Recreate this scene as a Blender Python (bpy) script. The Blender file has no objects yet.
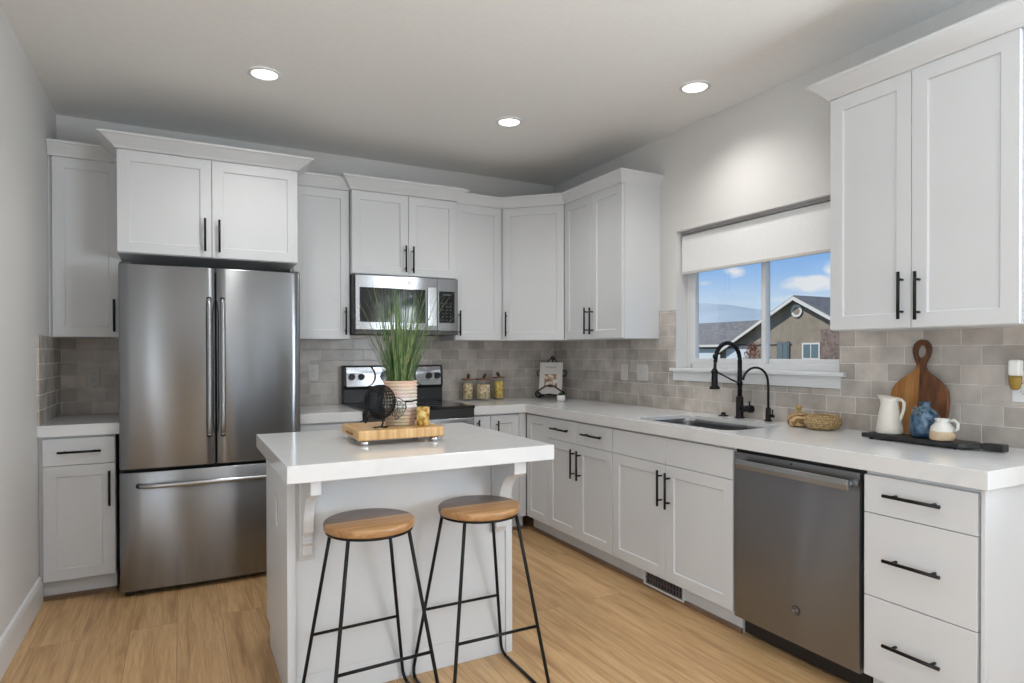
import bpy, bmesh, math, random
from mathutils import Vector, Matrix
random.seed(7)
PI = math.pi
sc = bpy.context.scene
COL = sc.collection

# ------------------------------------------------------------------ camera
cam_d = bpy.data.cameras.new('camera'); cam = bpy.data.objects.new('camera', cam_d); COL.objects.link(cam)
sc.camera = cam
cam_d.sensor_fit = 'HORIZONTAL'; cam_d.sensor_width = 36.0
cam_d.lens = 36.0 * 627.0 / 1024.0
cam_d.shift_y = (357.37 - 341.5) / 1024.0
cam_d.clip_end = 20000
yaw, pit, rol = math.radians(27.87), math.radians(-0.396), math.radians(-0.1117)
fw = Vector((math.sin(yaw)*math.cos(pit), math.cos(yaw)*math.cos(pit), math.sin(pit)))
rt = Vector((math.cos(yaw), -math.sin(yaw), 0)); up = rt.cross(fw)
rt2 = rt*math.cos(rol) + up*math.sin(rol); up2 = up*math.cos(rol) - rt*math.sin(rol)
M4 = Matrix((rt2, up2, -fw)).transposed().to_4x4(); M4.translation = Vector((-2.8302, -4.5781, 1.2809))
cam.matrix_world = M4

# ------------------------------------------------------------------ view, sky, sun
vs = sc.view_settings
vs.view_transform = 'Standard'; vs.look = 'None'; vs.gamma = 1.0; vs.use_curve_mapping = False; vs.exposure = 0.07

def make_world():
    w = bpy.data.worlds.new('sky'); sc.world = w; w.use_nodes = True
    nt = w.node_tree; nt.nodes.clear(); N = nt.nodes.new; L = nt.links.new
    out = N('ShaderNodeOutputWorld'); bg = N('ShaderNodeBackground'); L(bg.outputs[0], out.inputs[0])
    tc = N('ShaderNodeTexCoord'); sep = N('ShaderNodeSeparateXYZ'); L(tc.outputs['Generated'], sep.inputs[0])
    cr = N('ShaderNodeValToRGB'); L(sep.outputs[2], cr.inputs[0])
    e = cr.color_ramp.elements
    e[0].position = 0.0; e[0].color = (0.62, 0.74, 0.86, 1)
    e[1].position = 1.0; e[1].color = (0.10, 0.25, 0.62, 1)
    for p, c in ((0.075, (0.55, 0.70, 0.88, 1)), (0.115, (0.32, 0.53, 0.86, 1)), (0.17, (0.15, 0.37, 0.80, 1))):
        q = cr.color_ramp.elements.new(p); q.color = c
    nz = N('ShaderNodeTexNoise'); nz.inputs['Scale'].default_value = 26; nz.inputs['Detail'].default_value = 6; nz.inputs['Roughness'].default_value = 0.62
    mp = N('ShaderNodeMapping'); mp.inputs['Scale'].default_value = (1, 1, 2.2); L(tc.outputs['Generated'], mp.inputs[0]); L(mp.outputs[0], nz.inputs[0])
    acc = None
    # cloud banks: direction, half width, half height
    for d, hw, hh, s in (((0.731, 0.671, 0.120), .016, .009, .95), ((0.799, 0.592, 0.099), .040, .0105, 1.3), ((0.777, 0.610, 0.152), .035, .008, .9),
                         ((0.812, 0.570, 0.118), .012, .013, .9), ((0.782, 0.616, 0.078), .05, .008, .7), ((0.70, 0.70, 0.105), .02, .006, .5),
                         ((-0.5, -0.8, 0.3), .5, .15, .9), ((0.2, -0.9, 0.35), .4, .12, .9)):
        sub = N('ShaderNodeVectorMath'); sub.operation = 'SUBTRACT'; L(tc.outputs['Generated'], sub.inputs[0]); sub.inputs[1].default_value = d
        mul = N('ShaderNodeVectorMath'); mul.operation = 'MULTIPLY'; L(sub.outputs[0], mul.inputs[0]); mul.inputs[1].default_value = (1/hw, 1/hw, 1/hh)
        ln = N('ShaderNodeVectorMath'); ln.operation = 'LENGTH'; L(mul.outputs[0], ln.inputs[0])
        mr = N('ShaderNodeMapRange'); L(ln.outputs['Value'], mr.inputs[0]); mr.inputs[1].default_value = 0; mr.inputs[2].default_value = 1.7
        mr.inputs[3].default_value = s; mr.inputs[4].default_value = 0
        if acc is None: acc = mr.outputs[0]
        else:
            mx = N('ShaderNodeMath'); mx.operation = 'MAXIMUM'; L(acc, mx.inputs[0]); L(mr.outputs[0], mx.inputs[1]); acc = mx.outputs[0]
    m1 = N('ShaderNodeMath'); m1.operation = 'MULTIPLY'; L(acc, m1.inputs[0]); L(nz.outputs[0], m1.inputs[1])
    st = N('ShaderNodeMapRange'); L(m1.outputs[0], st.inputs[0]); st.inputs[1].default_value = .18; st.inputs[2].default_value = .38
    mix = N('ShaderNodeMix'); mix.data_type = 'RGBA'; L(st.outputs[0], mix.inputs[0]); L(cr.outputs[0], mix.inputs[6]); mix.inputs[7].default_value = (0.80, 0.82, 0.86, 1)
    L(mix.outputs[2], bg.inputs[0]); bg.inputs[1].default_value = 0.95
make_world()

def area(name, loc, rot, sx, sy, energy, color=(1, 1, 1)):
    l = bpy.data.lights.new(name, 'AREA'); l.shape = 'RECTANGLE'; l.size = sx; l.size_y = sy; l.energy = energy; l.color = color
    o = bpy.data.objects.new(name, l); COL.objects.link(o); o.location = loc; o.rotation_euler = rot
    return o
sun_d = bpy.data.lights.new('sun', 'SUN'); sun_d.energy = 5.5; sun_d.angle = 0.01; sun_d.color = (1, .95, .88)
sun = bpy.data.objects.new('sun', sun_d); COL.objects.link(sun)
sun.rotation_euler = Vector((0.55, -0.35, -0.75)).to_track_quat('-Z', 'Y').to_euler()

XL, XR, YB, YF, H = -3.476, 0.0, 0.0, -9.0, 2.707
# daylight lamps in added, unseen windows and patio door behind the camera
DAY = (0.84, 0.93, 1.0)
area('added_rear_daylight_left', (-1.85, YF - .02, 1.25), (PI/2, 0, 0), .74, 2.1, 4, DAY)
area('added_rear_daylight_right', (-0.70, YF - .02, 1.25), (PI/2, 0, 0), .74, 2.1, 4, DAY)
area('added_patio_daylight', (XL - .02, -5.70, 1.12), (PI/2 + .22, 0, -PI/2), 1.9, 2.0, 50, DAY)
area('added_side_daylight', (XR + .02, -5.4, 1.5), (PI/2 + .60, 0, PI/2), 1.9, 1.2, 140, DAY)
CAN_E = 27

# ------------------------------------------------------------------ helpers
def tag(o, label=None, cat=None, group=None, kind=None):
    if label: o['label'] = label
    if cat: o['category'] = cat
    if group: o['group'] = group
    if kind: o['kind'] = kind
    return o
def empty(name, loc=(0, 0, 0), rz=0.0, label=None, cat=None, group=None, kind=None):
    o = bpy.data.objects.new(name, None); COL.objects.link(o); o.empty_display_size = .1
    o.location = loc; o.rotation_euler = (0, 0, rz)
    return tag(o, label, cat, group, kind)
def copy_tree(o, parent=None):
    c = o.copy(); COL.objects.link(c); c.parent = parent
    for ch in list(o.children): copy_tree(ch, c)
    return c

class MB:
    def __init__(s): s.v = []; s.f = []; s.sm = []
    def add(s, vs, fs, smooth=False):
        n = len(s.v); s.v += [tuple(v) for v in vs]
        for f in fs: s.f.append([i + n for i in f]); s.sm.append(smooth)
        return s
    def box(s, x0, x1, y0, y1, z0, z1):
        x0, x1 = min(x0, x1), max(x0, x1); y0, y1 = min(y0, y1), max(y0, y1); z0, z1 = min(z0, z1), max(z0, z1)
        return s.add([(x0,y0,z0),(x1,y0,z0),(x1,y1,z0),(x0,y1,z0),(x0,y0,z1),(x1,y0,z1),(x1,y1,z1),(x0,y1,z1)],
                     [(0,3,2,1),(4,5,6,7),(0,1,5,4),(1,2,6,5),(2,3,7,6),(3,0,4,7)])
    def tube(s, pts, r, n=10, closed=False, caps=True):
        pts = [Vector(p) for p in pts]; m = len(pts); rr = r if isinstance(r, (list, tuple)) else [r]*m
        T = []
        for i in range(m):
            if closed: t = pts[(i+1) % m] - pts[i-1]
            else: t = pts[min(i+1, m-1)] - pts[max(i-1, 0)]
            T.append(t.normalized() if t.length > 1e-9 else Vector((0, 0, 1)))
        a = Vector((0, 0, 1)) if abs(T[0].z) < .9 else Vector((1, 0, 0))
        nrm = (a - T[0]*a.dot(T[0])).normalized(); vs = []
        for i in range(m):
            nrm = (nrm - T[i]*nrm.dot(T[i])).normalized(); b = T[i].cross(nrm)
            for k in range(n):
                q = 2*PI*k/n; vs.append(pts[i] + (nrm*math.cos(q) + b*math.sin(q))*rr[i])
        fs = []
        for i in range(m if closed else m-1):
            for k in range(n):
                j = (i+1) % m
                fs.append((i*n+k, i*n+(k+1) % n, j*n+(k+1) % n, j*n+k))
        s.add(vs, fs, True)
        if caps and not closed:
            s.add(vs[:n], [tuple(range(n))[::-1]]); s.add(vs[-n:], [tuple(range(n))])
        return s
    def cyl(s, p0, p1, r, n=20, r1=None):
        return s.tube([p0, p1], [r, r if r1 is None else r1], n)
    def lathe(s, prof, c=(0, 0, 0), n=36, cap0=True, cap1=True, sx=1, sy=1):
        vs = [(c[0]+r*sx*math.cos(2*PI*k/n), c[1]+r*sy*math.sin(2*PI*k/n), c[2]+z) for r, z in prof for k in range(n)]
        fs = [(i*n+k, i*n+(k+1) % n, (i+1)*n+(k+1) % n, (i+1)*n+k) for i in range(len(prof)-1) for k in range(n)]
        s.add(vs, fs, True)
        if cap0 and prof[0][0] > 1e-4: s.add(vs[:n], [tuple(range(n))[::-1]])
        if cap1 and prof[-1][0] > 1e-4: s.add(vs[-n:], [tuple(range(n))])
        return s
    def prism(s, poly, axis, a0, a1, smooth=False):
        """poly: 2-D points; axis 'x': (y,z) 'y': (x,z) 'z': (x,y)"""
        def P(u, v, w): return {'x': (w, u, v), 'y': (u, w, v), 'z': (u, v, w)}[axis]
        n = len(poly); v0 = [P(u, v, a0) for u, v in poly]; v1 = [P(u, v, a1) for u, v in poly]
        s.add(v0 + v1, [(i, (i+1) % n, n+(i+1) % n, n+i) for i in range(n)], smooth)
        s.add(v0, [tuple(range(n))[::-1]]); s.add(v1, [tuple(range(n))])
        return s
    def sweep(s, prof, path, outs, zbase):
        """moulding: prof (out,z); path list of (x,y); outs list of outward miter vectors"""
        n = len(prof); vs = []
        for (x, y), (ox, oy) in zip(path, outs):
            for o, z in prof: vs.append((x+ox*o, y+oy*o, zbase+z))
        m = len(path)
        s.add(vs, [(i*n+k, i*n+(k+1) % n, (i+1)*n+(k+1) % n, (i+1)*n+k) for i in range(m-1) for k in range(n)])
        s.add(vs[:n], [tuple(range(n))[::-1]]); s.add(vs[-n:], [tuple(range(n))])
        return s
    def shaker(s, x0, x1, z0, z1, yf, th=.02, st=.057, rc=.008):
        """door in the xz plane, front at y=yf facing -y"""
        yb = yf + th; a, b = st, .003
        O = [(x0,z0),(x1,z0),(x1,z1),(x0,z1)]; I = [(x0+a,z0+a),(x1-a,z0+a),(x1-a,z1-a),(x0+a,z1-a)]
        J = [(x0+a+b,z0+a+b),(x1-a-b,z0+a+b),(x1-a-b,z1-a-b),(x0+a+b,z1-a-b)]
        vs = [(x,yf,z) for x,z in O] + [(x,yf,z) for x,z in I] + [(x,yf+rc,z) for x,z in J] + [(x,yb,z) for x,z in O]
        fs = [(i,(i+1)%4,4+(i+1)%4,4+i) for i in range(4)] + [(4+i,4+(i+1)%4,8+(i+1)%4,8+i) for i in range(4)] + [(8,9,10,11)]
        fs += [(12+i,12+(i+1)%4,(i+1)%4,i) for i in range(4)] + [(15,14,13,12)]
        return s.add(vs, fs)
    def build(s, name, mat, parent=None, bevel=0.0, seg=2, label=None):
        me = bpy.data.meshes.new(name); me.from_pydata(s.v, [], s.f)
        for p, q in zip(me.polygons, s.sm): p.use_smooth = q
        bm = bmesh.new(); bm.from_mesh(me); bmesh.ops.remove_doubles(bm, verts=bm.verts, dist=1e-6)
        bmesh.ops.recalc_face_normals(bm, faces=bm.faces); bm.to_mesh(me); bm.free()
        me.materials.append(mat)
        o = bpy.data.objects.new(name, me); COL.objects.link(o); o.parent = parent
        if bevel:
            b = o.modifiers.new('bevel', 'BEVEL'); b.width = bevel; b.segments = seg; b.limit_method = 'ANGLE'; b.angle_limit = math.radians(40)
            b.harden_normals = False
        if label: o['label'] = label
        return o

# ------------------------------------------------------------------ materials
def mat(name, color=(.8, .8, .8), rough=.5, metal=0.0, **kw):
    m = bpy.data.materials.new(name); m.use_nodes = True; b = m.node_tree.nodes['Principled BSDF']
    b.inputs['Base Color'].default_value = (*color, 1); b.inputs['Roughness'].default_value = rough; b.inputs['Metallic'].default_value = metal
    for k, v in kw.items(): b.inputs[k.replace('_', ' ')].default_value = v
    return m
def nodes(m): return m.node_tree.nodes.new, m.node_tree.links.new, m.node_tree.nodes['Principled BSDF']
def noise_color(m, c1, c2, scale=5, stretch=(1, 1, 1), detail=4, lo=.35, hi=.65, bump=0, dist=0.0, coord='Object', rough=None):
    N, L, B = nodes(m)
    tc = N('ShaderNodeTexCoord'); mp = N('ShaderNodeMapping'); mp.inputs['Scale'].default_value = stretch; L(tc.outputs[coord], mp.inputs[0])
    nz = N('ShaderNodeTexNoise'); nz.inputs['Scale'].default_value = scale; nz.inputs['Detail'].default_value = detail; nz.inputs['Distortion'].default_value = dist
    L(mp.outputs[0], nz.inputs[0])
    mr = N('ShaderNodeMapRange'); L(nz.outputs[0], mr.inputs[0]); mr.inputs[1].default_value = lo; mr.inputs[2].default_value = hi
    mx = N('ShaderNodeMix'); mx.data_type = 'RGBA'; L(mr.outputs[0], mx.inputs[0]); mx.inputs[6].default_value = (*c1, 1); mx.inputs[7].default_value = (*c2, 1)
    L(mx.outputs[2], B.inputs['Base Color'])
    if bump:
        bp = N('ShaderNodeBump'); bp.inputs['Strength'].default_value = bump; bp.inputs['Distance'].default_value = .002; L(nz.outputs[0], bp.inputs['Height']); L(bp.outputs[0], B.inputs['Normal'])
    if rough:
        r = N('ShaderNodeMapRange'); L(nz.outputs[0], r.inputs[0]); r.inputs[1].default_value = lo; r.inputs[2].default_value = hi
        r.inputs[3].default_value = rough[0]; r.inputs[4].default_value = rough[1]; L(r.outputs[0], B.inputs['Roughness'])
    return m

M = {}
M['cab'] = noise_color(mat('cabinet_paint', rough=.38), (.65, .662, .678), (.67, .683, .70), 2.0, rough=(.36, .42))
M['gap'] = mat('cabinet_shadow_gap', (.30, .30, .30), .8)
M['wall'] = noise_color(mat('wall_paint', rough=.8), (.67, .66, .645), (.69, .68, .665), 90, detail=3, bump=.25)
M['ceil'] = noise_color(mat('ceiling_paint', rough=.85), (.82, .815, .80), (.84, .835, .82), 40, detail=4, bump=.45)
M['trim'] = mat('trim_paint', (.72, .725, .73), .35)
M['quartz'] = noise_color(mat('white_quartz', rough=.12), (.715, .718, .722), (.665, .67, .675), 6, detail=8, lo=.52, hi=.75, dist=1.2)
M['black'] = mat('matte_black_metal', (.012, .012, .013), .38, .6)
M['blackplastic'] = mat('black_plastic', (.012, .012, .012), .45)
M['blackglass'] = mat('black_glass', (.008, .008, .01), .06)
M['darkgray'] = mat('dark_grey_case', (.06, .06, .063), .5)
M['nickel'] = mat('polished_steel', (.72, .72, .73), .15, 1.0)
M['shoe'] = noise_color(mat('wood_shoe_moulding', rough=.5), (.16, .10, .065), (.22, .14, .09), 6)

def steel(name, base=.52, rough=.24, along='Z'):
    m = mat(name, (base*.965, base, base*1.055), rough, 1.0); N, L, B = nodes(m)
    tc = N('ShaderNodeTexCoord'); mp = N('ShaderNodeMapping'); L(tc.outputs['Object'], mp.inputs[0])
    mp.inputs['Scale'].default_value = {'Z': (1, 1, 180), 'X': (180, 180, 1)}[along]
    nz = N('ShaderNodeTexNoise'); nz.inputs['Scale'].default_value = 4; nz.inputs['Detail'].default_value = 3; L(mp.outputs[0], nz.inputs[0])
    r = N('ShaderNodeMapRange'); L(nz.outputs[0], r.inputs[0]); r.inputs[3].default_value = rough-.012; r.inputs[4].default_value = rough+.012; L(r.outputs[0], B.inputs['Roughness'])
    B.inputs['Anisotropic'].default_value = 1.0; B.inputs['Anisotropic Rotation'].default_value = .25
    tg = N('ShaderNodeTangent'); tg.direction_type = 'RADIAL'; tg.axis = 'Z'; L(tg.outputs[0], B.inputs['Tangent'])
    # large soft waviness of sheet metal
    mp2 = N('ShaderNodeMapping'); mp2.inputs['Scale'].default_value = (1.6, 1.6, .25); L(tc.outputs['Object'], mp2.inputs[0])
    n2 = N('ShaderNodeTexNoise'); n2.inputs['Scale'].default_value = 2.4; n2.inputs['Detail'].default_value = 0; L(mp2.outputs[0], n2.inputs[0])
    bp = N('ShaderNodeBump'); bp.inputs['Strength'].default_value = .22; bp.inputs['Distance'].default_value = .02; L(n2.outputs[0], bp.inputs['Height']); L(bp.outputs[0], B.inputs['Normal'])
    return m
M['steel'] = steel('brushed_stainless', .29, .24)
M['steel2'] = steel('brushed_stainless_light', .44, .25)
M['sinksteel'] = mat('sink_steel', (.20, .20, .205), .36, 1.0)

def floor_mat():
    m = mat('oak_plank_floor', rough=.42); N, L, B = nodes(m)
    tc = N('ShaderNodeTexCoord'); mp = N('ShaderNodeMapping'); L(tc.outputs['Object'], mp.inputs[0])
    mp.inputs['Rotation'].default_value = (0, 0, PI/2)      # planks run along y
    br = N('ShaderNodeTexBrick'); L(mp.outputs[0], br.inputs[0]); br.offset = .37; br.inputs['Scale'].default_value = 1
    br.inputs['Brick Width'].default_value = 1.9; br.inputs['Row Height'].default_value = .19; br.inputs['Mortar Size'].default_value = .0012; br.inputs['Mortar Smooth'].default_value = .3
    br.inputs['Color1'].default_value = (0, 0, 0, 1); br.inputs['Color2'].default_value = (1, 1, 1, 1); br.inputs['Mortar'].default_value = (.5, .5, .5, 1)
    # offset grain per plank
    ad = N('ShaderNodeVectorMath'); ad.operation = 'ADD'; sc_ = N('ShaderNodeVectorMath'); sc_.operation = 'SCALE'; sc_.inputs['Scale'].default_value = 13
    L(br.outputs['Color'], sc_.inputs[0]); L(tc.outputs['Object'], ad.inputs[0]); L(sc_.outputs[0], ad.inputs[1])
    g = N('ShaderNodeMapping'); g.inputs['Scale'].default_value = (12, .8, 12); L(ad.outputs[0], g.inputs[0])
    nz = N('ShaderNodeTexNoise'); nz.inputs['Scale'].default_value = 2.2; nz.inputs['Detail'].default_value = 7; nz.inputs['Distortion'].default_value = .8; L(g.outputs[0], nz.inputs[0])
    g2 = N('ShaderNodeMapping'); g2.inputs['Scale'].default_value = (60, 2.5, 60); L(ad.outputs[0], g2.inputs[0])
    n2 = N('ShaderNodeTexNoise'); n2.inputs['Scale'].default_value = 3; n2.inputs['Detail'].default_value = 4; L(g2.outputs[0], n2.inputs[0])
    cr = N('ShaderNodeValToRGB'); L(nz.outputs[0], cr.inputs[0]); e = cr.color_ramp.elements
    e[0].position = .25; e[0].color = (.40, .225, .10, 1); e[1].position = .72; e[1].color = (.72, .48, .25, 1)
    q = cr.color_ramp.elements.new(.47); q.color = (.61, .385, .185, 1)
    mx = N('ShaderNodeMix'); mx.data_type = 'RGBA'; mx.blend_type = 'MULTIPLY'; mx.inputs[0].default_value = .5; L(cr.outputs[0], mx.inputs[6])
    c2 = N('ShaderNodeValToRGB'); L(n2.outputs[0], c2.inputs[0]); c2.color_ramp.elements[0].position = .3; c2.color_ramp.elements[0].color = (.55, .5, .45, 1); c2.color_ramp.elements[1].position = .65; c2.color_ramp.elements[1].color = (1, 1, 1, 1)
    L(c2.outputs[0], mx.inputs[7])
    # plank tone
    mt = N('ShaderNodeMix'); mt.data_type = 'RGBA'; mt.blend_type = 'MULTIPLY'; mt.inputs[0].default_value = 1; L(mx.outputs[2], mt.inputs[6])
    c3 = N('ShaderNodeValToRGB'); L(br.outputs['Color'], c3.inputs[0]); c3.color_ramp.elements[0].color = (.88, .86, .84, 1); c3.color_ramp.elements[1].color = (1.0, 1.0, 1.0, 1)
    L(c3.outputs[0], mt.inputs[7])
    mm = N('ShaderNodeMix'); mm.data_type = 'RGBA'; L(br.outputs['Fac'], mm.inputs[0]); L(mt.outputs[2], mm.inputs[6]); mm.inputs[7].default_value = (.26, .16, .085, 1)
    L(mm.outputs[2], B.inputs['Base Color'])
    bp = N('ShaderNodeBump'); bp.inputs['Strength'].default_value = .12; bp.inputs['Distance'].default_value = .002; L(n2.outputs[0], bp.inputs['Height']); L(bp.outputs[0], B.inputs['Normal'])
    return m
M['floor'] = floor_mat()

def tile_mat(name, plane, u0):
    """handmade glazed 6x3 subway tile in running bond; plane 'xz' or 'yz'"""
    m = mat(name, rough=.28); N, L, B = nodes(m)
    tc = N('ShaderNodeTexCoord'); sp = N('ShaderNodeSeparateXYZ'); L(tc.outputs['Object'], sp.inputs[0])
    cb = N('ShaderNodeCombineXYZ'); a = N('ShaderNodeMath'); a.inputs[1].default_value = -u0 + 15.1; L(sp.outputs[0 if plane == 'xz' else 1], a.inputs[0])
    b = N('ShaderNodeMath'); b.inputs[1].default_value = -.913; L(sp.outputs[2], b.inputs[0]); L(a.outputs[0], cb.inputs[0]); L(b.outputs[0], cb.inputs[1])
    br = N('ShaderNodeTexBrick'); L(cb.outputs[0], br.inputs[0]); br.offset = .5; br.inputs['Scale'].default_value = 1
    br.inputs['Brick Width'].default_value = .151; br.inputs['Row Height'].default_value = .079; br.inputs['Mortar Size'].default_value = .0026; br.inputs['Mortar Smooth'].default_value = .6
    br.inputs['Color1'].default_value = (.40, .362, .328, 1); br.inputs['Color2'].default_value = (.59, .545, .50, 1); br.inputs['Mortar'].default_value = (.68, .65, .61, 1)
    nz = N('ShaderNodeTexNoise'); nz.inputs['Scale'].default_value = 9; nz.inputs['Detail'].default_value = 4; L(tc.outputs['Object'], nz.inputs[0])
    ct = N('ShaderNodeValToRGB'); L(nz.outputs[0], ct.inputs[0]); ct.color_ramp.elements[0].position = .35; ct.color_ramp.elements[0].color = (.82, .81, .80, 1); ct.color_ramp.elements[1].position = .65; ct.color_ramp.elements[1].color = (1.12, 1.11, 1.1, 1)
    mx = N('ShaderNodeMix'); mx.data_type = 'RGBA'; mx.blend_type = 'MULTIPLY'; mx.inputs[0].default_value = 1; L(br.outputs['Color'], mx.inputs[6]); L(ct.outputs[0], mx.inputs[7])
    L(mx.outputs[2], B.inputs['Base Color'])
    inv = N('ShaderNodeMath'); inv.operation = 'SUBTRACT'; inv.inputs[0].default_value = 1; L(br.outputs['Fac'], inv.inputs[1])
    n2 = N('ShaderNodeTexNoise'); n2.inputs['Scale'].default_value = 22; n2.inputs['Detail'].default_value = 2; L(tc.outputs['Object'], n2.inputs[0])
    ad = N('ShaderNodeMath'); ad.operation = 'MULTIPLY_ADD'; L(n2.outputs[0], ad.inputs[0]); ad.inputs[1].default_value = .35; L(inv.outputs[0], ad.inputs[2])
    bp = N('ShaderNodeBump'); bp.inputs['Strength'].default_value = .6; bp.inputs['Distance'].default_value = .003; L(ad.outputs[0], bp.inputs['Height']); L(bp.outputs[0], B.inputs['Normal'])
    rr = N('ShaderNodeMapRange'); L(br.outputs['Fac'], rr.inputs[0]); rr.inputs[3].default_value = .25; rr.inputs[4].default_value = .8; L(rr.outputs[0], B.inputs['Roughness'])
    return m
M['tile_r'] = tile_mat('subway_tile_right', 'yz', -2.870)
M['tile_b'] = tile_mat('subway_tile_back', 'xz', -.06)

def wood(name, c1, c2, c3, stretch=(1, 12, 12), scale=3, rough=.4):
    m = mat(name, rough=rough); N, L, B = nodes(m)
    tc = N('ShaderNodeTexCoord'); mp = N('ShaderNodeMapping'); mp.inputs['Scale'].default_value = stretch; L(tc.outputs['Object'], mp.inputs[0])
    nz = N('ShaderNodeTexNoise'); nz.inputs['Scale'].default_value = scale; nz.inputs['Detail'].default_value = 6; nz.inputs['Distortion'].default_value = .6; L(mp.outputs[0], nz.inputs[0])
    cr = N('ShaderNodeValToRGB'); L(nz.outputs[0], cr.inputs[0]); e = cr.color_ramp.elements
    e[0].position = .3; e[0].color = (*c1, 1); e[1].position = .7; e[1].color = (*c3, 1); q = cr.color_ramp.elements.new(.5); q.color = (*c2, 1)
    L(cr.outputs[0], B.inputs['Base Color'])
    return m, cr
M['oak'], _ = wood('light_wood', (.42, .22, .08), (.55, .31, .12), (.66, .41, .18), (1, 9, 9), 3)
M['butcher'], _ = wood('butcher_block', (.46, .25, .09), (.62, .37, .15), (.74, .50, .25), (40, 1.2, 1.2), 2, .35)
def seat_mat():
    m, cr = wood('two_tone_seat_wood', (.31, .155, .062), (.41, .22, .092), (.51, .30, .14), (1.2, 14, 14), 3, .33)
    N, L, B = nodes(m); tc = N('ShaderNodeTexCoord'); sp = N('ShaderNodeSeparateXYZ'); L(tc.outputs['Object'], sp.inputs[0])
    gt = N('ShaderNodeMapRange'); L(sp.outputs[1], gt.inputs[0]); gt.inputs[1].default_value = -.001; gt.inputs[2].default_value = .001
    nz = N('ShaderNodeTexNoise'); mp = N('ShaderNodeMapping'); mp.inputs['Scale'].default_value = (1.2, 12, 12); L(tc.outputs['Object'], mp.inputs[0]); L(mp.outputs[0], nz.inputs[0]); nz.inputs['Scale'].default_value = 4; nz.inputs['Detail'].default_value = 6
    c2 = N('ShaderNodeValToRGB'); L(nz.outputs[0], c2.inputs[0]); c2.color_ramp.elements[0].position = .3; c2.color_ramp.elements[0].color = (.105, .062, .045, 1); c2.color_ramp.elements[1].position = .7; c2.color_ramp.elements[1].color = (.19, .125, .095, 1)
    mx = N('ShaderNodeMix'); mx.data_type = 'RGBA'; L(gt.outputs[0], mx.inputs[0]); L(cr.outputs[0], mx.inputs[6]); L(c2.outputs[0], mx.inputs[7]); L(mx.outputs[2], B.inputs['Base Color'])
    return m
M['seat'] = seat_mat()
def board_mat():
    m, cr = wood('acacia_wood', (.25, .10, .024), (.33, .14, .036), (.42, .20, .06), (12, 12, 1.3), 3, .35)
    N, L, B = nodes(m); tc = N('ShaderNodeTexCoord'); sp = N('ShaderNodeSeparateXYZ'); L(tc.outputs['Object'], sp.inputs[0])
    nz = N('ShaderNodeTexNoise'); mp = N('ShaderNodeMapping'); mp.inputs['Scale'].default_value = (9, 9, 1.6); L(tc.outputs['Object'], mp.inputs[0]); L(mp.outputs[0], nz.inputs[0]); nz.inputs['Scale'].default_value = 3.5; nz.inputs['Detail'].default_value = 5; nz.inputs['Distortion'].default_value = 1.2
    c2 = N('ShaderNodeValToRGB'); L(nz.outputs[0], c2.inputs[0]); e = c2.color_ramp.elements; e[0].position = .32; e[0].color = (.045, .016, .007, 1); e[1].position = .68; e[1].color = (.19, .066, .022, 1)
    g0 = N('ShaderNodeMapRange'); L(sp.outputs[1], g0.inputs[0]); g0.inputs[1].default_value = .001; g0.inputs[2].default_value = -.001
    g1 = N('ShaderNodeMapRange'); L(sp.outputs[2], g1.inputs[0]); g1.inputs[1].default_value = .27; g1.inputs[2].default_value = .31
    gt = N('ShaderNodeMath'); gt.operation = 'MAXIMUM'; L(g0.outputs[0], gt.inputs[0]); L(g1.outputs[0], gt.inputs[1])
    mx = N('ShaderNodeMix'); mx.data_type = 'RGBA'; L(gt.outputs[0], mx.inputs[0]); L(cr.outputs[0], mx.inputs[6]); L(c2.outputs[0], mx.inputs[7]); L(mx.outputs[2], B.inputs['Base Color'])
    return m
M['acacia'] = board_mat()
M['darkwood'] = noise_color(mat('dark_wood', rough=.5), (.035, .018, .012), (.07, .035, .022), 20)
M['lidwood'] = noise_color(mat('bark_edged_wood', rough=.5), (.16, .075, .04), (.26, .13, .07), 30)
M['glass'] = mat('clear_glass', (1, 1, 1), .02, Transmission_Weight=1.0, IOR=1.2)
M['frosted'] = mat('frosted_plastic', (.85, .85, .83), .35)
def pane_mat():
    m = bpy.data.materials.new('window_glass'); m.use_nodes = True; nt = m.node_tree; nt.nodes.clear(); N = nt.nodes.new; L = nt.links.new
    o = N('ShaderNodeOutputMaterial'); t = N('ShaderNodeBsdfTransparent'); t.inputs[0].default_value = (.97, .98, .98, 1); g = N('ShaderNodeBsdfGlossy'); g.inputs['Roughness'].default_value = .01
    lw = N('ShaderNodeLayerWeight'); lw.inputs[0].default_value = .5; pw = N('ShaderNodeMath'); pw.operation = 'POWER'; L(lw.outputs['Facing'], pw.inputs[0]); pw.inputs[1].default_value = 4; f = N('ShaderNodeMath'); f.operation = 'MULTIPLY_ADD'; L(pw.outputs[0], f.inputs[0]); f.inputs[1].default_value = .35; f.inputs[2].default_value = .03; mx = N('ShaderNodeMixShader'); L(f.outputs[0], mx.inputs[0]); L(t.outputs[0], mx.inputs[1]); L(g.outputs[0], mx.inputs[2]); L(mx.outputs[0], o.inputs[0])
    return m
M['pane'] = pane_mat()
def emit(name, c, s):
    m = bpy.data.materials.new(name); m.use_nodes = True; nt = m.node_tree; nt.nodes.clear(); o = nt.nodes.new('ShaderNodeOutputMaterial'); e = nt.nodes.new('ShaderNodeEmission')
    e.inputs[0].default_value = (*c, 1); e.inputs[1].default_value = s; nt.links.new(e.outputs[0], o.inputs[0]); return m
M['lamp'] = emit('lit_lamp_lens', (1, .98, .94), 6)

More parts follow.
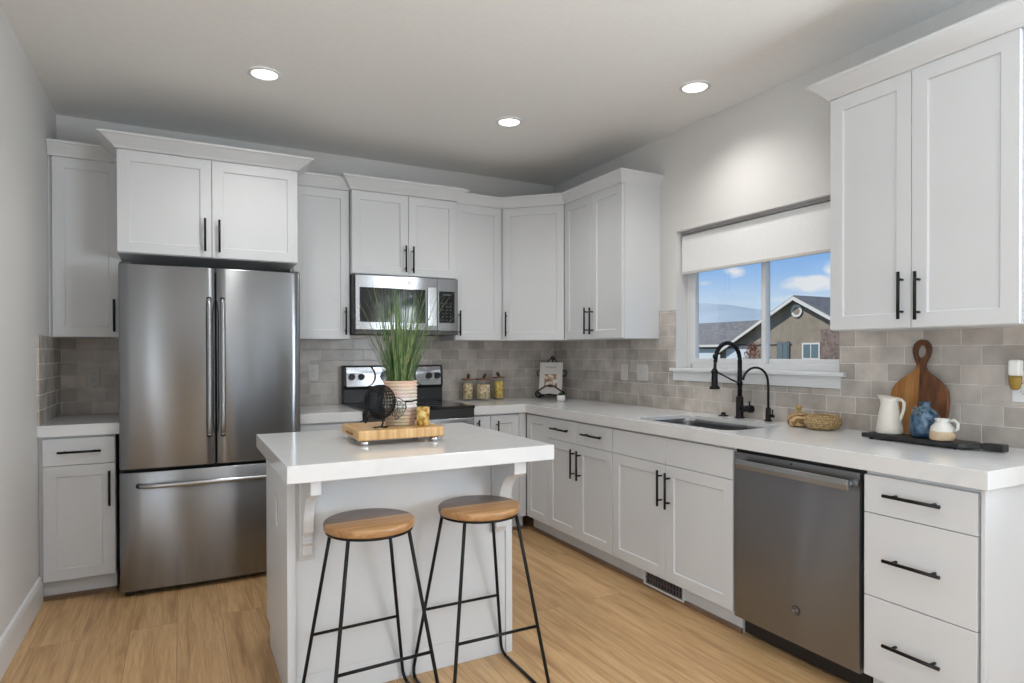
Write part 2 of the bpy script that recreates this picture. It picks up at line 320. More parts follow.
# ------------------------------------------------------------------ room
def structure(o): o['kind'] = 'structure'; return o
T = .16
structure(MB().box(XL-T, XR+T, YF-T, YB+T, -.12, 0).build('floor', M['floor']))
structure(MB().box(XL-T, XR+T, YF-T, YB+T, H, H+.15).build('ceiling', M['ceil']))
wb = structure(MB().box(XL-T, XR+T, YB, YB+T, 0, H).build('wall_back', M['wall']))
PD0, PD1, PDZ = -6.70, -4.70, 2.15      # opening for the unseen patio door, added in the left wall for daylight
w = MB(); w.box(XL-T, XL, PD1, YB, 0, H); w.box(XL-T, XL, YF-T, PD0, 0, H); w.box(XL-T, XL, PD0, PD1, PDZ, H)
wl = structure(w.build('wall_left', M['wall']))
w = MB()
for a, b in ((PD0, PD0+.07), ((PD0+PD1)/2-.04, (PD0+PD1)/2+.04), (PD1-.07, PD1)): w.box(XL-.12, XL-.06, a, b, 0, PDZ)
w.box(XL-.12, XL-.06, PD0, PD1, 0, .07); w.box(XL-.12, XL-.06, PD0, PD1, PDZ-.07, PDZ)
structure(w.build('added_patio_door', mat('door_frame_paint', (.8, .8, .8), .4)))
WY0, WY1, WZ0, WZ1 = -2.637, -1.493, 1.183, 2.060     # kitchen window opening
w = MB(); w.box(XR, XR+T, WY1, YB, 0, H); w.box(XR, XR+T, -4.4, WY0, 0, H); w.box(XR, XR+T, YF-T, -6.4, 0, H); w.box(XR, XR+T, -6.4, -4.4, 0, .85); w.box(XR, XR+T, -6.4, -4.4, 2.15, H); w.box(XR, XR+T, WY0, WY1, 0, WZ0-.0205); w.box(XR, XR+T, WY0, WY1, WZ1, H)
wr = structure(w.build('wall_right', M['wall']))
# rear wall with two tall windows added for daylight, unseen behind the camera
RW = [(-2.25, -1.45), (-1.1, -.3)]; RZ0, RZ1 = .1, 2.4
w = MB(); w.box(XL, RW[0][0], YF-T, YF, 0, H); w.box(RW[0][1], RW[1][0], YF-T, YF, 0, H); w.box(RW[1][1], XR, YF-T, YF, 0, H)
for a, b in RW: w.box(a, b, YF-T, YF, 0, RZ0); w.box(a, b, YF-T, YF, RZ1, H)
structure(w.build('wall_rear', M['wall']))
w = MB(); w.shaker(0, .80, .01, 2.03, 0, th=.03, st=.11); dr_ = structure(w.build('added_dark_door', mat('added_door_charcoal', (.07, .07, .075), .4))); dr_.location = (-2.50, YF+.035, 0); dr_.rotation_euler = (0, 0, PI)  # unseen dark door, added to darken part of the fridge's reflections
for i, (a, b) in enumerate(RW):
    w = MB(); w.box(a, a+.06, YF-.10, YF-.04, RZ0, RZ1); w.box(b-.06, b, YF-.10, YF-.04, RZ0, RZ1); w.box(a, b, YF-.10, YF-.04, RZ0, RZ0+.06); w.box(a, b, YF-.10, YF-.04, RZ1-.06, RZ1)
    structure(w.build('window_%d' % (i+2), M['trim']))  # unseen rear windows, added as sources of daylight and steel reflections
w = MB(); w.box(XR+.06, XR+.12, -6.4, -6.34, .85, 2.15); w.box(XR+.06, XR+.12, -5.43, -5.37, .85, 2.15); w.box(XR+.06, XR+.12, -4.46, -4.4, .85, 2.15); w.box(XR+.06, XR+.12, -6.4, -4.4, .85, .91); w.box(XR+.06, XR+.12, -6.4, -4.4, 2.09, 2.15)
structure(w.build('window_4', M['trim']))  # unseen side window, added to brighten the left wall
# tile backsplashes are part of their walls
MB().box(XL, -.012, YB-.012, YB, .913, 1.43).build('tile_backsplash', M['tile_b'], wb)
MB().box(XL, XL+.012, -.644, YB-.0125, .913, 1.378).build('tile_backsplash', M['tile_b2'] if 'tile_b2' in M else M['tile_r'], wl)
w = MB()
w.box(-.012, 0, -1.339, YB-.0125, .913, 1.43); w.box(-.012, 0, WY1+.0, -1.339, .913, 1.557); w.box(-.012, 0, WY0, WY1, .913, 1.160); w.box(-.012, 0, -3.60, WY0, .913, 1.378); w.box(-.012, 0, -2.813, WY0, 1.378, 1.557)
w.build('tile_backsplash', M['tile_r'], wr)
# baseboards
prof = [(0, 0), (.016, 0), (.016, .115), (.010, .135), (0, .14)]
def baseboard(name, pts, out):
    w = MB(); w.sweep(prof, pts, [out]*len(pts), 0); return structure(w.build(name, M['trim']))
baseboard('baseboard_left', [(XL, -.60), (XL, PD1)], (1, 0))
baseboard('baseboard_right', [(XR, -3.60), (XR, YF)], (-1, 0))
baseboard('baseboard_rear', [(RW[0][1]+.0, YF), (RW[1][0], YF)], (0, 1))

# kitchen window: frame, sashes, glass, stool and apron
x0 = .095
w = MB()
def frame_yz(w, ya, yb, za, zb, t, xa, xb):
    w.box(xa, xb, ya, ya+t, za, zb); w.box(xa, xb, yb-t, yb, za, zb); w.box(xa, xb, ya+t, yb-t, za, za+t); w.box(xa, xb, ya+t, yb-t, zb-t, zb)
frame_yz(w, WY0, WY1, WZ0, WZ1, .034, x0, x0+.06); w.box(x0, x0+.06, WY1-.045, WY1-.03, WZ0, WZ1)
win = structure(w.build('window_1', M['trim'], bevel=.002))
MID = -2.095
w = MB(); frame_yz(w, MID-.020, WY1-.045, WZ0+.034, WZ1-.034, .028, x0-.002, x0+.024); s1 = w.build('window_sash', M['trim'], win, .002)
w = MB(); frame_yz(w, WY0+.034, MID+.020, WZ0+.034, WZ1-.034, .028, x0+.026, x0+.052); s2 = w.build('window_sash', M['trim'], win, .002)
MB().box(x0+.008, x0+.012, MID+.008, WY1-.073, WZ0+.062, WZ1-.062).build('pane', M['pane'], s1)
MB().box(x0+.036, x0+.040, WY0+.062, MID-.008, WZ0+.062, WZ1-.062).build('pane', M['pane'], s2)
w = MB(); w.prism([(-.038, -1.468), (-.0005, -1.468), (-.0005, WY1-.001), (.094, WY1-.001), (.094, WY0+.001), (-.0005, WY0+.001), (-.0005, -2.672), (-.038, -2.672)], 'z', 1.163, 1.1835)
st_ = structure(w.build('trim_1', M['trim'], bevel=.004))
MB().box(-.022, -.0005, -2.648, -1.488, 1.105, 1.1629).build('apron', M['trim'], st_, .002)

# roller shade inside the window recess
M['shade'] = noise_color(mat('roller_shade_fabric', rough=.85, Transmission_Weight=0.0), (.80, .80, .80), (.84, .84, .84), 120, bump=.2)
sh = empty('roller_shade', (.05, (WY0+WY1)/2, WZ1), 0, 'white fabric roller shade pulled a third of the way down the kitchen window', 'window shade')
hw = (WY1-WY0)/2-.012
MB().box(-.012, .03, -hw, hw, -.018, -.001).build('headrail', mat('headrail_grey', (.35, .35, .35), .5), sh, .002)
MB().cyl((.004, -hw+.01, -.036), (.004, hw-.01, -.036), .016, 20).build('roller', M['shade'], sh)
MB().box(-.013, -.0115, -hw+.004, hw-.004, -.262, -.036).build('fabric', M['shade'], sh)
MB().box(-.018, -.006, -hw+.004, hw-.004, -.278, -.260).build('bottom_rail', mat('shade_rail', (.58, .56, .54), .5), sh, .003)

# ------------------------------------------------------------------ ceiling lights
def can_light(x, y, label, first=[None]):
    if first[0] is None:
        t = empty('recessed_ceiling_light', (x, y, H), 0)
        MB().lathe([(.078, -.001), (.080, -.006), (.066, -.010), (.062, -.004)], n=48, cap0=False, cap1=False).build('trim_ring', M['trim'], t)
        MB().lathe([(.063, -.003), (.050, -.008), (.02, -.009), (.001, -.009)], n=48, cap0=False, cap1=False).build('lens', M['lamp'], t)
        first[0] = t
    else: t = copy_tree(first[0]); t.location = (x, y, H)
    tag(t, label, 'ceiling light', 'recessed lights in the kitchen ceiling')
    l = bpy.data.lights.new('can_lamp', 'SPOT'); l.energy = CAN_E if y > -4 else 3; l.spot_size = math.radians(140); l.spot_blend = 1.0; l.shadow_soft_size = .06; l.color = (1, .975, .94)
    o = bpy.data.objects.new('can_lamp', l); COL.objects.link(o); o.location = (x, y, H-.03)
for x, y, lb in ((-2.444, -1.160, 'lit round ceiling light above the refrigerator end of the kitchen, leftmost'), (-1.034, -1.150, 'lit round ceiling light near the far corner, the middle and farthest one'),
                 (-.386, -2.059, 'lit round ceiling light above the sink and window, rightmost'), (-2.444, -3.1, 'round ceiling light just behind the picture, toward the left wall'), (-1.0, -4.5, 'added round ceiling light out of view on the right side'),  # the right-side light out of view is an added one
                 (-2.444, -5.6, 'round ceiling light behind the camera on the left'), (-.9, -5.6, 'round ceiling light behind the camera on the right')):
    can_light(x, y, lb)

# ------------------------------------------------------------------ cabinets
def bar_pull(w, p, length, axis, r=.0062, stand=.032):
    """black T-bar pull centred at p on a front facing -y; axis 'x' or 'z'"""
    x, y, z = p; h = length/2
    if axis == 'x':
        w.cyl((x-h, y-stand, z), (x+h, y-stand, z), r, 12)
        for s in (-1, 1): w.cyl((x+s*h*.68, y, z), (x+s*h*.68, y-stand, z), r*.8, 10)
    else:
        w.cyl((x, y-stand, z-h), (x, y-stand, z+h), r, 12)
        for s in (-1, 1): w.cyl((x, y, z+s*h*.68), (x, y-stand, z+s*h*.68), r*.8, 10)

def cabinet(name, label, loc, rz, width, depth, z0, z1, fronts, cat='cabinet', group=None, toe=None, body=None, ends=False):
    """local frame: x along the run, -y out of the wall, z up (loc.z is 0). fronts: (kind, x0, x1, za, zb, pull)"""
    t = empty(name, loc, rz, label, cat, group)
    df = depth - .02
    w = MB()
    if body:
        w.box(0, .018, -df, -.0005, z0, z1); w.box(width-.018, width, -df, -.0005, z0, z1); w.box(.018, width-.018, -df, -.0005, z0, z0+.018)
        w.box(.018, width-.018, -.02, -.0005, z0+.018, z1); w.box(.018, width-.018, -df, -df+.018, .69, z1)
    else: w.box(0, width, -df, -.0005, z0, z1)
    w.build('body', M['cab'], t)
    for fr in fronts:
        kind, xa, xb, za, zb, pull = fr
        w = MB()
        if kind == 'door': w.shaker(xa, xb, za, zb, -depth)
        else: w.box(xa, xb, -depth, -df, za, zb)
        o = w.build('door' if kind in ('door',) else ('false_front' if kind == 'false' else 'drawer'), M['cab'], t, .0012, 1)
        if pull:
            ax, px, pz = pull[:3]; w = MB(); bar_pull(w, (px, -depth, pz), pull[3] if len(pull) > 3 else (.185 if kind == "door" else .205), ax)
            w.build('handle', M['black'], o)
    if toe is not None:
        w = MB(); w.box(0, width, -depth+toe, -.03, 0, z0); w.build('toe_kick', M['cab'], t)
        w = MB(); w.box(0, width, -depth+toe-.012, -depth+toe, 0, .022); w.build('shoe_moulding', M['shoe'], t)
    return t

ZD0, ZD1, ZU = .108, .842, 1.375
ZT = 2.378
BD = .626; UD = .317
R90 = -PI/2
YW = -.0005   # tiny air gap to walls
# ---- back wall, base
cabinet('base_cabinet', 'small white base cabinet with one drawer and one door between left wall and refrigerator', (XL+.001, YW, 0), 0, .335, BD, .105, .853,
        [('drawer', .018, .333, .703, ZD1, ('x', .178, .773, .19)), ('door', .018, .333, ZD0, .700, ('z', .309, .570))], group='white base cabinets', toe=.056)
cabinet('base_cabinet', 'white base cabinet between refrigerator and range, mostly behind the island', (-2.195, YW, 0), 0, .378, BD, .105, .853,
        [('drawer', .003, .375, .703, ZD1, ('x', .19, .773)), ('door', .003, .375, ZD0, .700, ('z', .345, .57))], group='white base cabinets', toe=.056)
cabinet('base_cabinet', 'white base cabinet right of the range with a narrow pull-out and a shaker door', (-1.046, YW, 0), 0, .42, BD, .105, .853,
        [('pullout', .003, .135, ZD0, ZD1, ('z', .034, .735, .17)), ('door', .139, .360, ZD0, ZD1, ('z', .182, .715))], group='white base cabinets', toe=.056)
# ---- right wall, base (local x runs toward the viewer)
def RC(y): return (YW, y, 0)
cabinet('corner_base_cabinet', 'white corner base cabinet front with one tall plain shaker panel in the inside corner', RC(-.628), R90, .300, BD, .105, .853,
        [('door', .008, .297, ZD0, ZD1, None)], group='white base cabinets', toe=.06)
cabinet('base_cabinet', 'white base cabinet with two drawers over two doors between inside corner and sink cabinet', RC(-.930), R90, .718, BD, .105, .853,
        [('drawer', .002, .357, .706, ZD1, ('x', .177, .779)), ('drawer', .360, .716, .706, ZD1, ('x', .538, .779)),
         ('door', .002, .357, ZD0, .703, ('z', .323, .580)), ('door', .360, .716, ZD0, .703, ('z', .392, .578))], group='white base cabinets', toe=.06)
sinkcab = cabinet('sink_cabinet', 'white sink base cabinet with two false fronts and two doors below the window', RC(-1.650), R90, .897, BD, .105, .853,
        [('false', .002, .447, .706, ZD1, None), ('false', .450, .893, .706, ZD1, None), ('door', .002, .447, ZD0, .703, ('z', .420, .582)), ('door', .450, .893, ZD0, .703, ('z', .478, .577))],
        group='white base cabinets', toe=.06, body=[(0, 0), (0, -BD+.02), (.897, -BD+.02), (.897, 0)])
cabinet('drawer_cabinet', 'white cabinet of three wide flat drawers at the near end of the counter', RC(-3.1565), R90, .378, BD, .105, .853,
        [('drawer', .002, .370, .703, .838, ('x', .182, .778, .188)), ('drawer', .002, .370, .402, .700, ('x', .182, .549, .188)), ('drawer', .002, .370, ZD0, .399, ('x', .182, .251, .188))],
        group='white base cabinets', toe=.06)
bc = bpy.data.objects['base_cabinet.002'] if 'base_cabinet.002' in bpy.data.objects else None
if bc: MB().box(.363, .4190, -BD+.001, -BD+.020, .105, .853).build('filler_strip', M['cab'], bc, .001, 1)
# ---- wall cabinets on the back wall
G2 = 'white wall cabinets'
cabinet('wall_cabinet', 'tall white single-door wall cabinet between left wall and refrigerator cabinet', (XL+.001, YW, 0), 0, .345, UD+.003, ZU, ZT,
        [('door', .020, .342, ZU+.003, ZT-.002, ('z', .311, 1.500))], group=G2)
cabinet('refrigerator_cabinet', 'deep white two-door cabinet directly above the refrigerator', (-3.129, YW, 0), 0, .930, .62, 1.826, ZT+.004,
        [('door', .002, .459, 1.829, ZT+.002, ('z', .425, 1.950)), ('door', .462, .928, 1.829, ZT+.002, ('z', .498, 1.948))], group=G2)
cabinet('wall_cabinet', 'white single-door wall cabinet between refrigerator and microwave', (-2.198, YW, 0), 0, .384, UD, ZU, ZT,
        [('door', .018, .380, ZU+.003, ZT-.002, ('z', .350, 1.498))], group=G2)
cabinet('wall_cabinet', 'short white two-door wall cabinet above the microwave', (-1.813, YW, 0), 0, .762, .36, 1.818, ZT+.002,
        [('door', .003, .395, 1.821, ZT, ('z', .370, 1.935)), ('door', .398, .759, 1.821, ZT, ('z', .424, 1.932))], group=G2)
cabinet('wall_cabinet', 'white single-door wall cabinet between microwave and corner cabinet', (-1.050, YW, 0), 0, .395, UD, ZU, ZT,
        [('door', .003, .380, ZU+.003, ZT-.002, ('z', .031, 1.500))], group=G2)
# ---- diagonal corner wall cabinet
DQ = .658
t = empty('corner_wall_cabinet', (0, 0, 0), 0, 'white diagonal corner wall cabinet with one wide door', 'cabinet', G2)
MB().prism([(YW, YW), (-DQ, YW), (-DQ, -UD+.0285), (-UD+.0285, -DQ), (YW, -DQ)], 'z', ZU, ZT).build('body', M['cab'], t)
dl = math.hypot(DQ-UD, DQ-UD)
w = MB(); w.shaker(.004, dl-.004, ZU+.003, ZT-.002, .0)
d = w.build('door', M['cab'], t, .0012, 1); d.location = (-DQ, -UD, 0); d.rotation_euler = (0, 0, -PI/4)
w = MB(); bar_pull(w, (.034, 0, 1.500), .185, 'z'); w.build('handle', M['black'], d)
# ---- wall cabinets on the right wall
cabinet('wall_cabinet', 'white two-door wall cabinet on the window wall beside the corner cabinet', RC(-DQ-.0005), R90, .6845, UD, ZU, ZT,
        [('door', .004, .341, ZU+.003, ZT-.002, ('z', .300, 1.503)), ('door', .344, .682, ZU+.003, ZT-.002, ('z', .364, 1.500))], group=G2)
cabinet('wall_cabinet', 'large white two-door wall cabinet right of the window, nearest the viewer', RC(-2.801), R90, .728, UD, ZU, ZT,
        [('door', .002, .344, ZU+.003, ZT-.002, ('z', .314, 1.503)), ('door', .347, .702, ZU+.003, ZT-.002, ('z', .377, 1.498))], group=G2)

# ---- crown mouldings: each run is its own trim piece
CP = [(0, 0), (.004, 0), (.010, .012), (.030, .040), (.046, .060), (.055, .066), (.055, .078), (0, .078)]
def crown(name, path, outs, prof, zb):
    w = MB(); w.sweep(prof, path, outs, zb); return structure(w.build(name, M['cab'], bevel=.001, seg=1))
def PS(s, top=.078): return [(o*s, z*top/.078) for o, z in CP]
fl = -.018
crown('trim_2', [(XL+.002, -UD-.003), (-3.1295, -UD-.003)], [(0, -1)]*2, PS(.95), ZT)
crown('trim_3', [(-3.129, -.002), (-3.129, -.62), (-2.199, -.62), (-2.199, -.002)], [(-1, 0), (-1, -1), (1, -1), (1, 0)], PS(1.45, .068), ZT+.005)
crown('trim_4', [(-2.1985, -UD), (-1.8135, -UD)], [(0, -1)]*2, PS(.95), ZT)
crown('trim_5', [(-1.813, -.002), (-1.813, -.36), (-1.051, -.36), (-1.051, -.002)], [(-1, 0), (-1, -1), (1, -1), (1, 0)], PS(1.25, .083), ZT+.003)
k = math.tan(PI/8)
crown('trim_6', [(-1.0505, -UD), (-DQ, -UD), (-UD, -DQ), (-UD, -1.3395), (-.0015, -1.3395)], [(0, -1), (-k, -1), (-1, -k), (-1, -1), (0, -1)], PS(.75), ZT)
crown('trim_7', [(-.0015, -2.8005), (-UD, -2.8005), (-UD, -3.529), (-.0015, -3.529)], [(0, 1), (-1, 1), (-1, -1), (0, -1)], PS(1.2, .075), ZT)

# ------------------------------------------------------------------ countertops
CT, CB = .914, .854; CD = .644
tag(MB().box(XL+.001, -3.116, -CD, YW-.0125, CB, CT).build('countertop', M['quartz'], bevel=.002), 'short white quartz countertop left of the refrigerator', 'countertop')
tag(MB().box(-2.196, -1.817, -CD, YW-.0125, CB, CT).build('countertop', M['quartz'], bevel=.002), 'white quartz countertop between refrigerator and range', 'countertop')
# L-shaped counter with a rounded sink cut-out
SX0, SX1, SY0, SY1, SR = -.565, -.165, -2.455, -1.775, .07
def rrect(x0, x1, y0, y1, r, n=8):
    p = []
    for cx, cy, a in ((x1-r, y1-r, 0), (x0+r, y1-r, PI/2), (x0+r, y0+r, PI), (x1-r, y0+r, 3*PI/2)):
        for i in range(n+1): q = a+PI/2*i/n; p.append((cx+r*math.cos(q), cy+r*math.sin(q)))
    return p
def counter_L():
    bm = bmesh.new()
    outer = [(-1.048, YW-.0125), (-1.048, -CD), (-CD, -CD), (-CD, -3.563), (-.0125, -3.563), (-.0125, YW-.0125)]
    inner = rrect(SX0, SX1, SY0, SY1, SR)
    for z in (CB, CT):
        edges = []
        for loop in (outer, inner):
            vs = [bm.verts.new((x, y, z)) for x, y in loop]
            for i in range(len(vs)): edges.append(bm.edges.new((vs[i], vs[(i+1) % len(vs)])))
        bmesh.ops.triangle_fill(bm, edges=edges, use_beauty=True)
    bm.verts.ensure_lookup_table(); n0 = len(outer); n1 = len(inner); tot = n0+n1; V = list(bm.verts)
    for s, n in ((0, n0), (n0, n1)):
        for i in range(n):
            j = (i+1) % n
            bm.faces.new((V[s+i], V[s+j], V[tot+s+j], V[tot+s+i]))
    bmesh.ops.recalc_face_normals(bm, faces=bm.faces)
    me = bpy.data.meshes.new('countertop'); bm.to_mesh(me); bm.free(); me.materials.append(M['quartz'])
    o = bpy.data.objects.new('countertop', me); COL.objects.link(o); b = o.modifiers.new('bevel', 'BEVEL'); b.width = .002; b.segments = 2; b.limit_method = 'ANGLE'
    return o
tag(counter_L(), 'long L-shaped white quartz countertop from the range around the corner past the sink', 'countertop')
# tall finished panel at the end of the run
tag(MB().box(-BD+.002, -.0015, -3.548, -3.5355, .0, CB-.001).build('end_panel', M['cab'], bevel=.001), 'white finished panel closing the near end of the base cabinets', 'cabinet panel')

# sink: basin hanging below the cut-out (drops into the sink cabinet)
s = empty('kitchen_sink', ((SX0+SX1)/2, (SY0+SY1)/2, CB), 0, 'undermount stainless steel sink set in the white counter below the window', 'sink')
def basin():
    w = MB(); cx, cy = (SX0+SX1)/2, (SY0+SY1)/2
    loops = []
    for e, z, r in ((-.0015, .039, SR), (-.004, .039, SR), (-.006, .02, SR), (-.010, -.185, SR-.01), (-.03, -.200, SR-.03)):
        loops.append([(x-cx, y-cy, z) for x, y in rrect(SX0-e, SX1+e, SY0-e, SY1+e, r)])
    # outer shell below
    n = len(loops[0]); vs = [p for l in loops for p in l]
    fs = [(i*n+k, i*n+(k+1) % n, (i+1)*n+(k+1) % n, (i+1)*n+k) for i in range(len(loops)-1) for k in range(n)]
    w.add(vs, fs, True); w.add(loops[-1], [tuple(range(n))])
    return w
MB_b = basin(); MB_b.build('basin', M['sinksteel'], s)
MB().lathe([(.045, -.199), (.040, -.196), (.030, -.1965), (.001, -.1965)], n=24, cap0=False).build('drain', M['nickel'], s)

# ------------------------------------------------------------------ dishwasher
dw = empty('dishwasher', (0, -2.5525, 0), R90, 'stainless steel dishwasher with a wide bar handle below the counter', 'dishwasher')
MB().box(.004, .596, -.55, -.03, .10, .850).build('tub', M['darkgray'], dw)
MB().box(.002, .598, -.615, -.551, .815, .8505).build('control_strip', M['blackplastic'], dw)
w = MB(); n = 14; zz = []
for i in range(n+1):
    z = .100 + (.838-.100)*i/n; zz.append((-.632 - .004*math.sin(PI*i/n), z))
poly = zz + [(-.60, .838), (-.60, .100)]
w.prism(poly, 'x', .006, .594, True); o = w.build('door', M['steel'], dw); o.data.shade_flat()
w = MB(); w.cyl((.050, -.632, .795), (.050, -.668, .795), .012, 12); w.cyl((.560, -.632, .795), (.560, -.668, .795), .012, 12)
w.prism([(-.664, .776), (-.676, .774), (-.681, .794), (-.676, .814), (-.664, .812)], 'x', .048, .575)
w.build('handle', M['steel2'], o, .002)
w = MB(); w.cyl((.325, -.6335, .237), (.325, -.6375, .237), .0185, 28)
bd = w.build('badge', mat('badge_grey', (.05, .05, .052), .4, .3), o)
w = MB(); w.tube([(.325+.0125*math.cos(a), -.6382, .237+.0125*math.sin(a)) for a in [2*PI*i/24 for i in range(24)]], .0008, 6, closed=True)
for sgn in (-1, 1):
    w.tube([(.325+sgn*(.0045+.0035*math.cos(a)*(1-.08*a)), -.6382, .237+.004*math.sin(a)*(1.3-.08*a)) for a in [i*.35 for i in range(18)]], .0007, 6)
w.build('monogram', M['nickel'], bd)
MB().cyl((.300, -.6325, .826), (.300, -.6345, .826), .004, 12).build('indicator', M['blackplastic'], o)
MB().box(.006, .594, -.565, -.555, .012, .098).build('toe_panel', M['blackplastic'], dw)
for x in (.04, .56): MB().cyl((x, -.50, 0), (x, -.50, .10), .015, 12).build('levelling_foot', M['blackplastic'], dw)

# ------------------------------------------------------------------ refrigerator
fx0, fx1 = -3.117, -2.204; FW = fx1-fx0; FY = .752; FT = 1.752
fr = empty('refrigerator', (fx0, 0, 0), 0, 'stainless steel french door refrigerator with bottom freezer drawer', 'refrigerator')
MB().box(.004, FW-.004, -.665, -.03, .03, FT-.012).build('case', M['darkgray'], fr, .003)
def door_poly(xa, xb, wid=FW, edge=.012):
    pts = []; n = 18
    for i in range(n+1):
        x = xa + (xb-xa)*i/n; u = (x/wid)*2-1
        y = -(FY - .014*u*u)
        # soft rolled door edges
        e = min((x-xa), (xb-x)); y += .010*math.exp(-e/.008)
        pts.append((x, y))
    return pts + [(xb, -.672), (xa, -.672)]
split = -2.657-fx0
def fdoor(name, xa, xb, za, zb):
    w = MB(); w.prism(door_poly(xa, xb), 'z', za, zb, True); o = w.build(name, M['steel'], fr)
    for p in o.data.polygons:
        if abs(p.normal.z) > .5: p.use_smooth = False
    md = o.modifiers.new('bevel', 'BEVEL'); md.width = .004; md.segments = 2; md.limit_method = 'ANGLE'; md.angle_limit = math.radians(50)
    return o
d1 = fdoor('door', .002, split-.003, .672, FT); d2 = fdoor('door', split+.003, FW-.002, .672, FT); d3 = fdoor('freezer_drawer', .002, FW-.002, .030, .655)
def vhandle(x, par):
    w = MB(); pts = []; y0 = -.748
    for i in range(25):
        t = i/24; z = .83 + (1.585-.83)*t; b = min(1, math.sin(PI*t)*5)
        pts.append((x, y0 - .012 - .034*b, z))
    w.tube(pts, .0125, 12); w.cyl((x, y0+.012, .845), (x, pts[1][1], .845), .010, 12); w.cyl((x, y0+.012, 1.57), (x, pts[1][1], 1.57), .010, 12)
    w.build('handle', M['steel2'], par)
vhandle(split-.034, d1); vhandle(split+.034, d2)
w = MB(); pts = []
for i in range(31):
    t = i/30; x = .085 + (FW-.17)*t; u = (x/FW)*2-1; yb = -(FY-.014*u*u); b = min(1, math.sin(PI*t)*6)
    pts.append((x, yb-.008-.034*b, .585))
w.tube(pts, .0135, 12); w.build('handle', M['steel2'], d3)
w = MB(); w.box(.02, FW-.02, -.662, -.60, .0, .03); 
for x in (.045, FW-.045): w.cyl((x-.02, -.70, .016), (x+.02, -.70, .016), .016, 16); w.box(x-.02, x+.02, -.70, -.66, .005, .028)
w.build('base_grille', M['blackplastic'], fr)
for x in (.03, FW-.03): MB().box(x-.025, x+.025, -.72, -.64, FT-.012, FT+.012).build('hinge_cover', M['darkgray'], fr, .004)

# ------------------------------------------------------------------ range
rg = empty('range', (-1.814, 0, 0), 0, 'freestanding stainless steel electric range with black glass top', 'range')
RWd = .762
MB().box(.002, RWd-.002, -.635, -.03, .02, .905).build('body', M['darkgray'], rg)
MB().box(.0, RWd, -.675, -.03, .905, .925).build('cooktop', M['blackglass'], rg, .003)
MB().box(.004, RWd-.004, -.668, -.636, .845, .904).build('front_trim', M['blackplastic'], rg)
od = MB().box(.006, RWd-.006, -.675, -.637, .235, .842).build('oven_door', M['steel2'], rg, .004)
MB().box(.12, RWd-.12, -.679, -.675, .36, .66).build('oven_window', M['blackglass'], od)
w = MB(); w.cyl((.04, -.725, .805), (RWd-.04, -.725, .805), .014, 14)
for x in (.07, RWd-.07): w.cyl((x, -.675, .805), (x, -.725, .805), .010, 12)
w.build('handle', M['nickel'], od)
MB().box(.006, RWd-.006, -.672, -.637, .06, .228).build('storage_drawer', M['steel2'], rg, .004)
M['burner'] = mat('burner_print', (.12, .12, .12), .3)
for cx, cy, r in ((.20, -.50, .10), (.56, -.50, .085), (.20, -.22, .075), (.56, -.22, .10)):
    MB().tube([(cx+r*math.cos(a), cy+r*math.sin(a), .9253) for a in [2*PI*i/40 for i in range(40)]], .0008, 4, closed=True).build('burner_ring', M['burner'], rg)
bg_ = MB().prism([(-.025, .925), (-.085, .925), (-.085, 1.02), (-.100, 1.05), (-.088, 1.185), (-.07, 1.192), (-.025, 1.192)], 'x', .006, RWd-.006).build('backguard', M['blackplastic'], rg, .003)
w = MB()
def ring(y, z): return (y, z)
# stainless control fascia: two panels that curve in towards a centre console
def fascia(pts):
    w = MB(); vs = []
    f = lambda z: -.1002 + (z-1.05)*(.012/.135)
    lo = [(x, f(z)-.003, z) for x, z in pts]; hi = [(x, f(z)+.002, z) for x, z in pts]; n = len(pts)
    w.add(lo+hi, [(i, (i+1) % n, n+(i+1) % n, n+i) for i in range(n)]); w.add(lo, [tuple(range(n))]); w.add(hi, [tuple(range(n))[::-1]])
    return w
arc = [(.20+.055*math.sin(PI*t/8)+.0, 1.043+.138*t/8) for t in range(9)]
pL = [(.024, 1.043)] + [(.175, 1.043), (.205, 1.06), (.222, 1.09), (.226, 1.12), (.218, 1.15), (.20, 1.181)] + [(.024, 1.181)]
fascia(pL).build('control_panel', M['steel2'], bg_, .001)
fascia([(RWd-x, z) for x, z in pL][::-1]).build('control_panel', M['steel2'], bg_, .001)
pC = [(.185, 1.043), (.215, 1.06), (.234, 1.09), (.238, 1.12), (.230, 1.15), (.212, 1.181)]
fascia(pC + [(RWd-x, z) for x, z in pC][::-1]).build('display_console', M['steel2'], bg_, .001)
pD = [(.285, 1.075), (.265, 1.11), (.285, 1.150), (RWd-.285, 1.150), (RWd-.265, 1.11), (RWd-.285, 1.075)]
w = fascia(pD); w.v = [(x, y-.003, z) for x, y, z in w.v]; w.build('display', M['blackglass'], bg_)
for x in (.062, .130, RWd-.120, RWd-.052):
    w = MB(); w.cyl((x, -.096, 1.112), (x, -.122, 1.114), .024, 24, .020); w.box(x-.004, x+.004, -.128, -.12, 1.094, 1.134); w.build('knob', M['blackplastic'], bg_, .001)

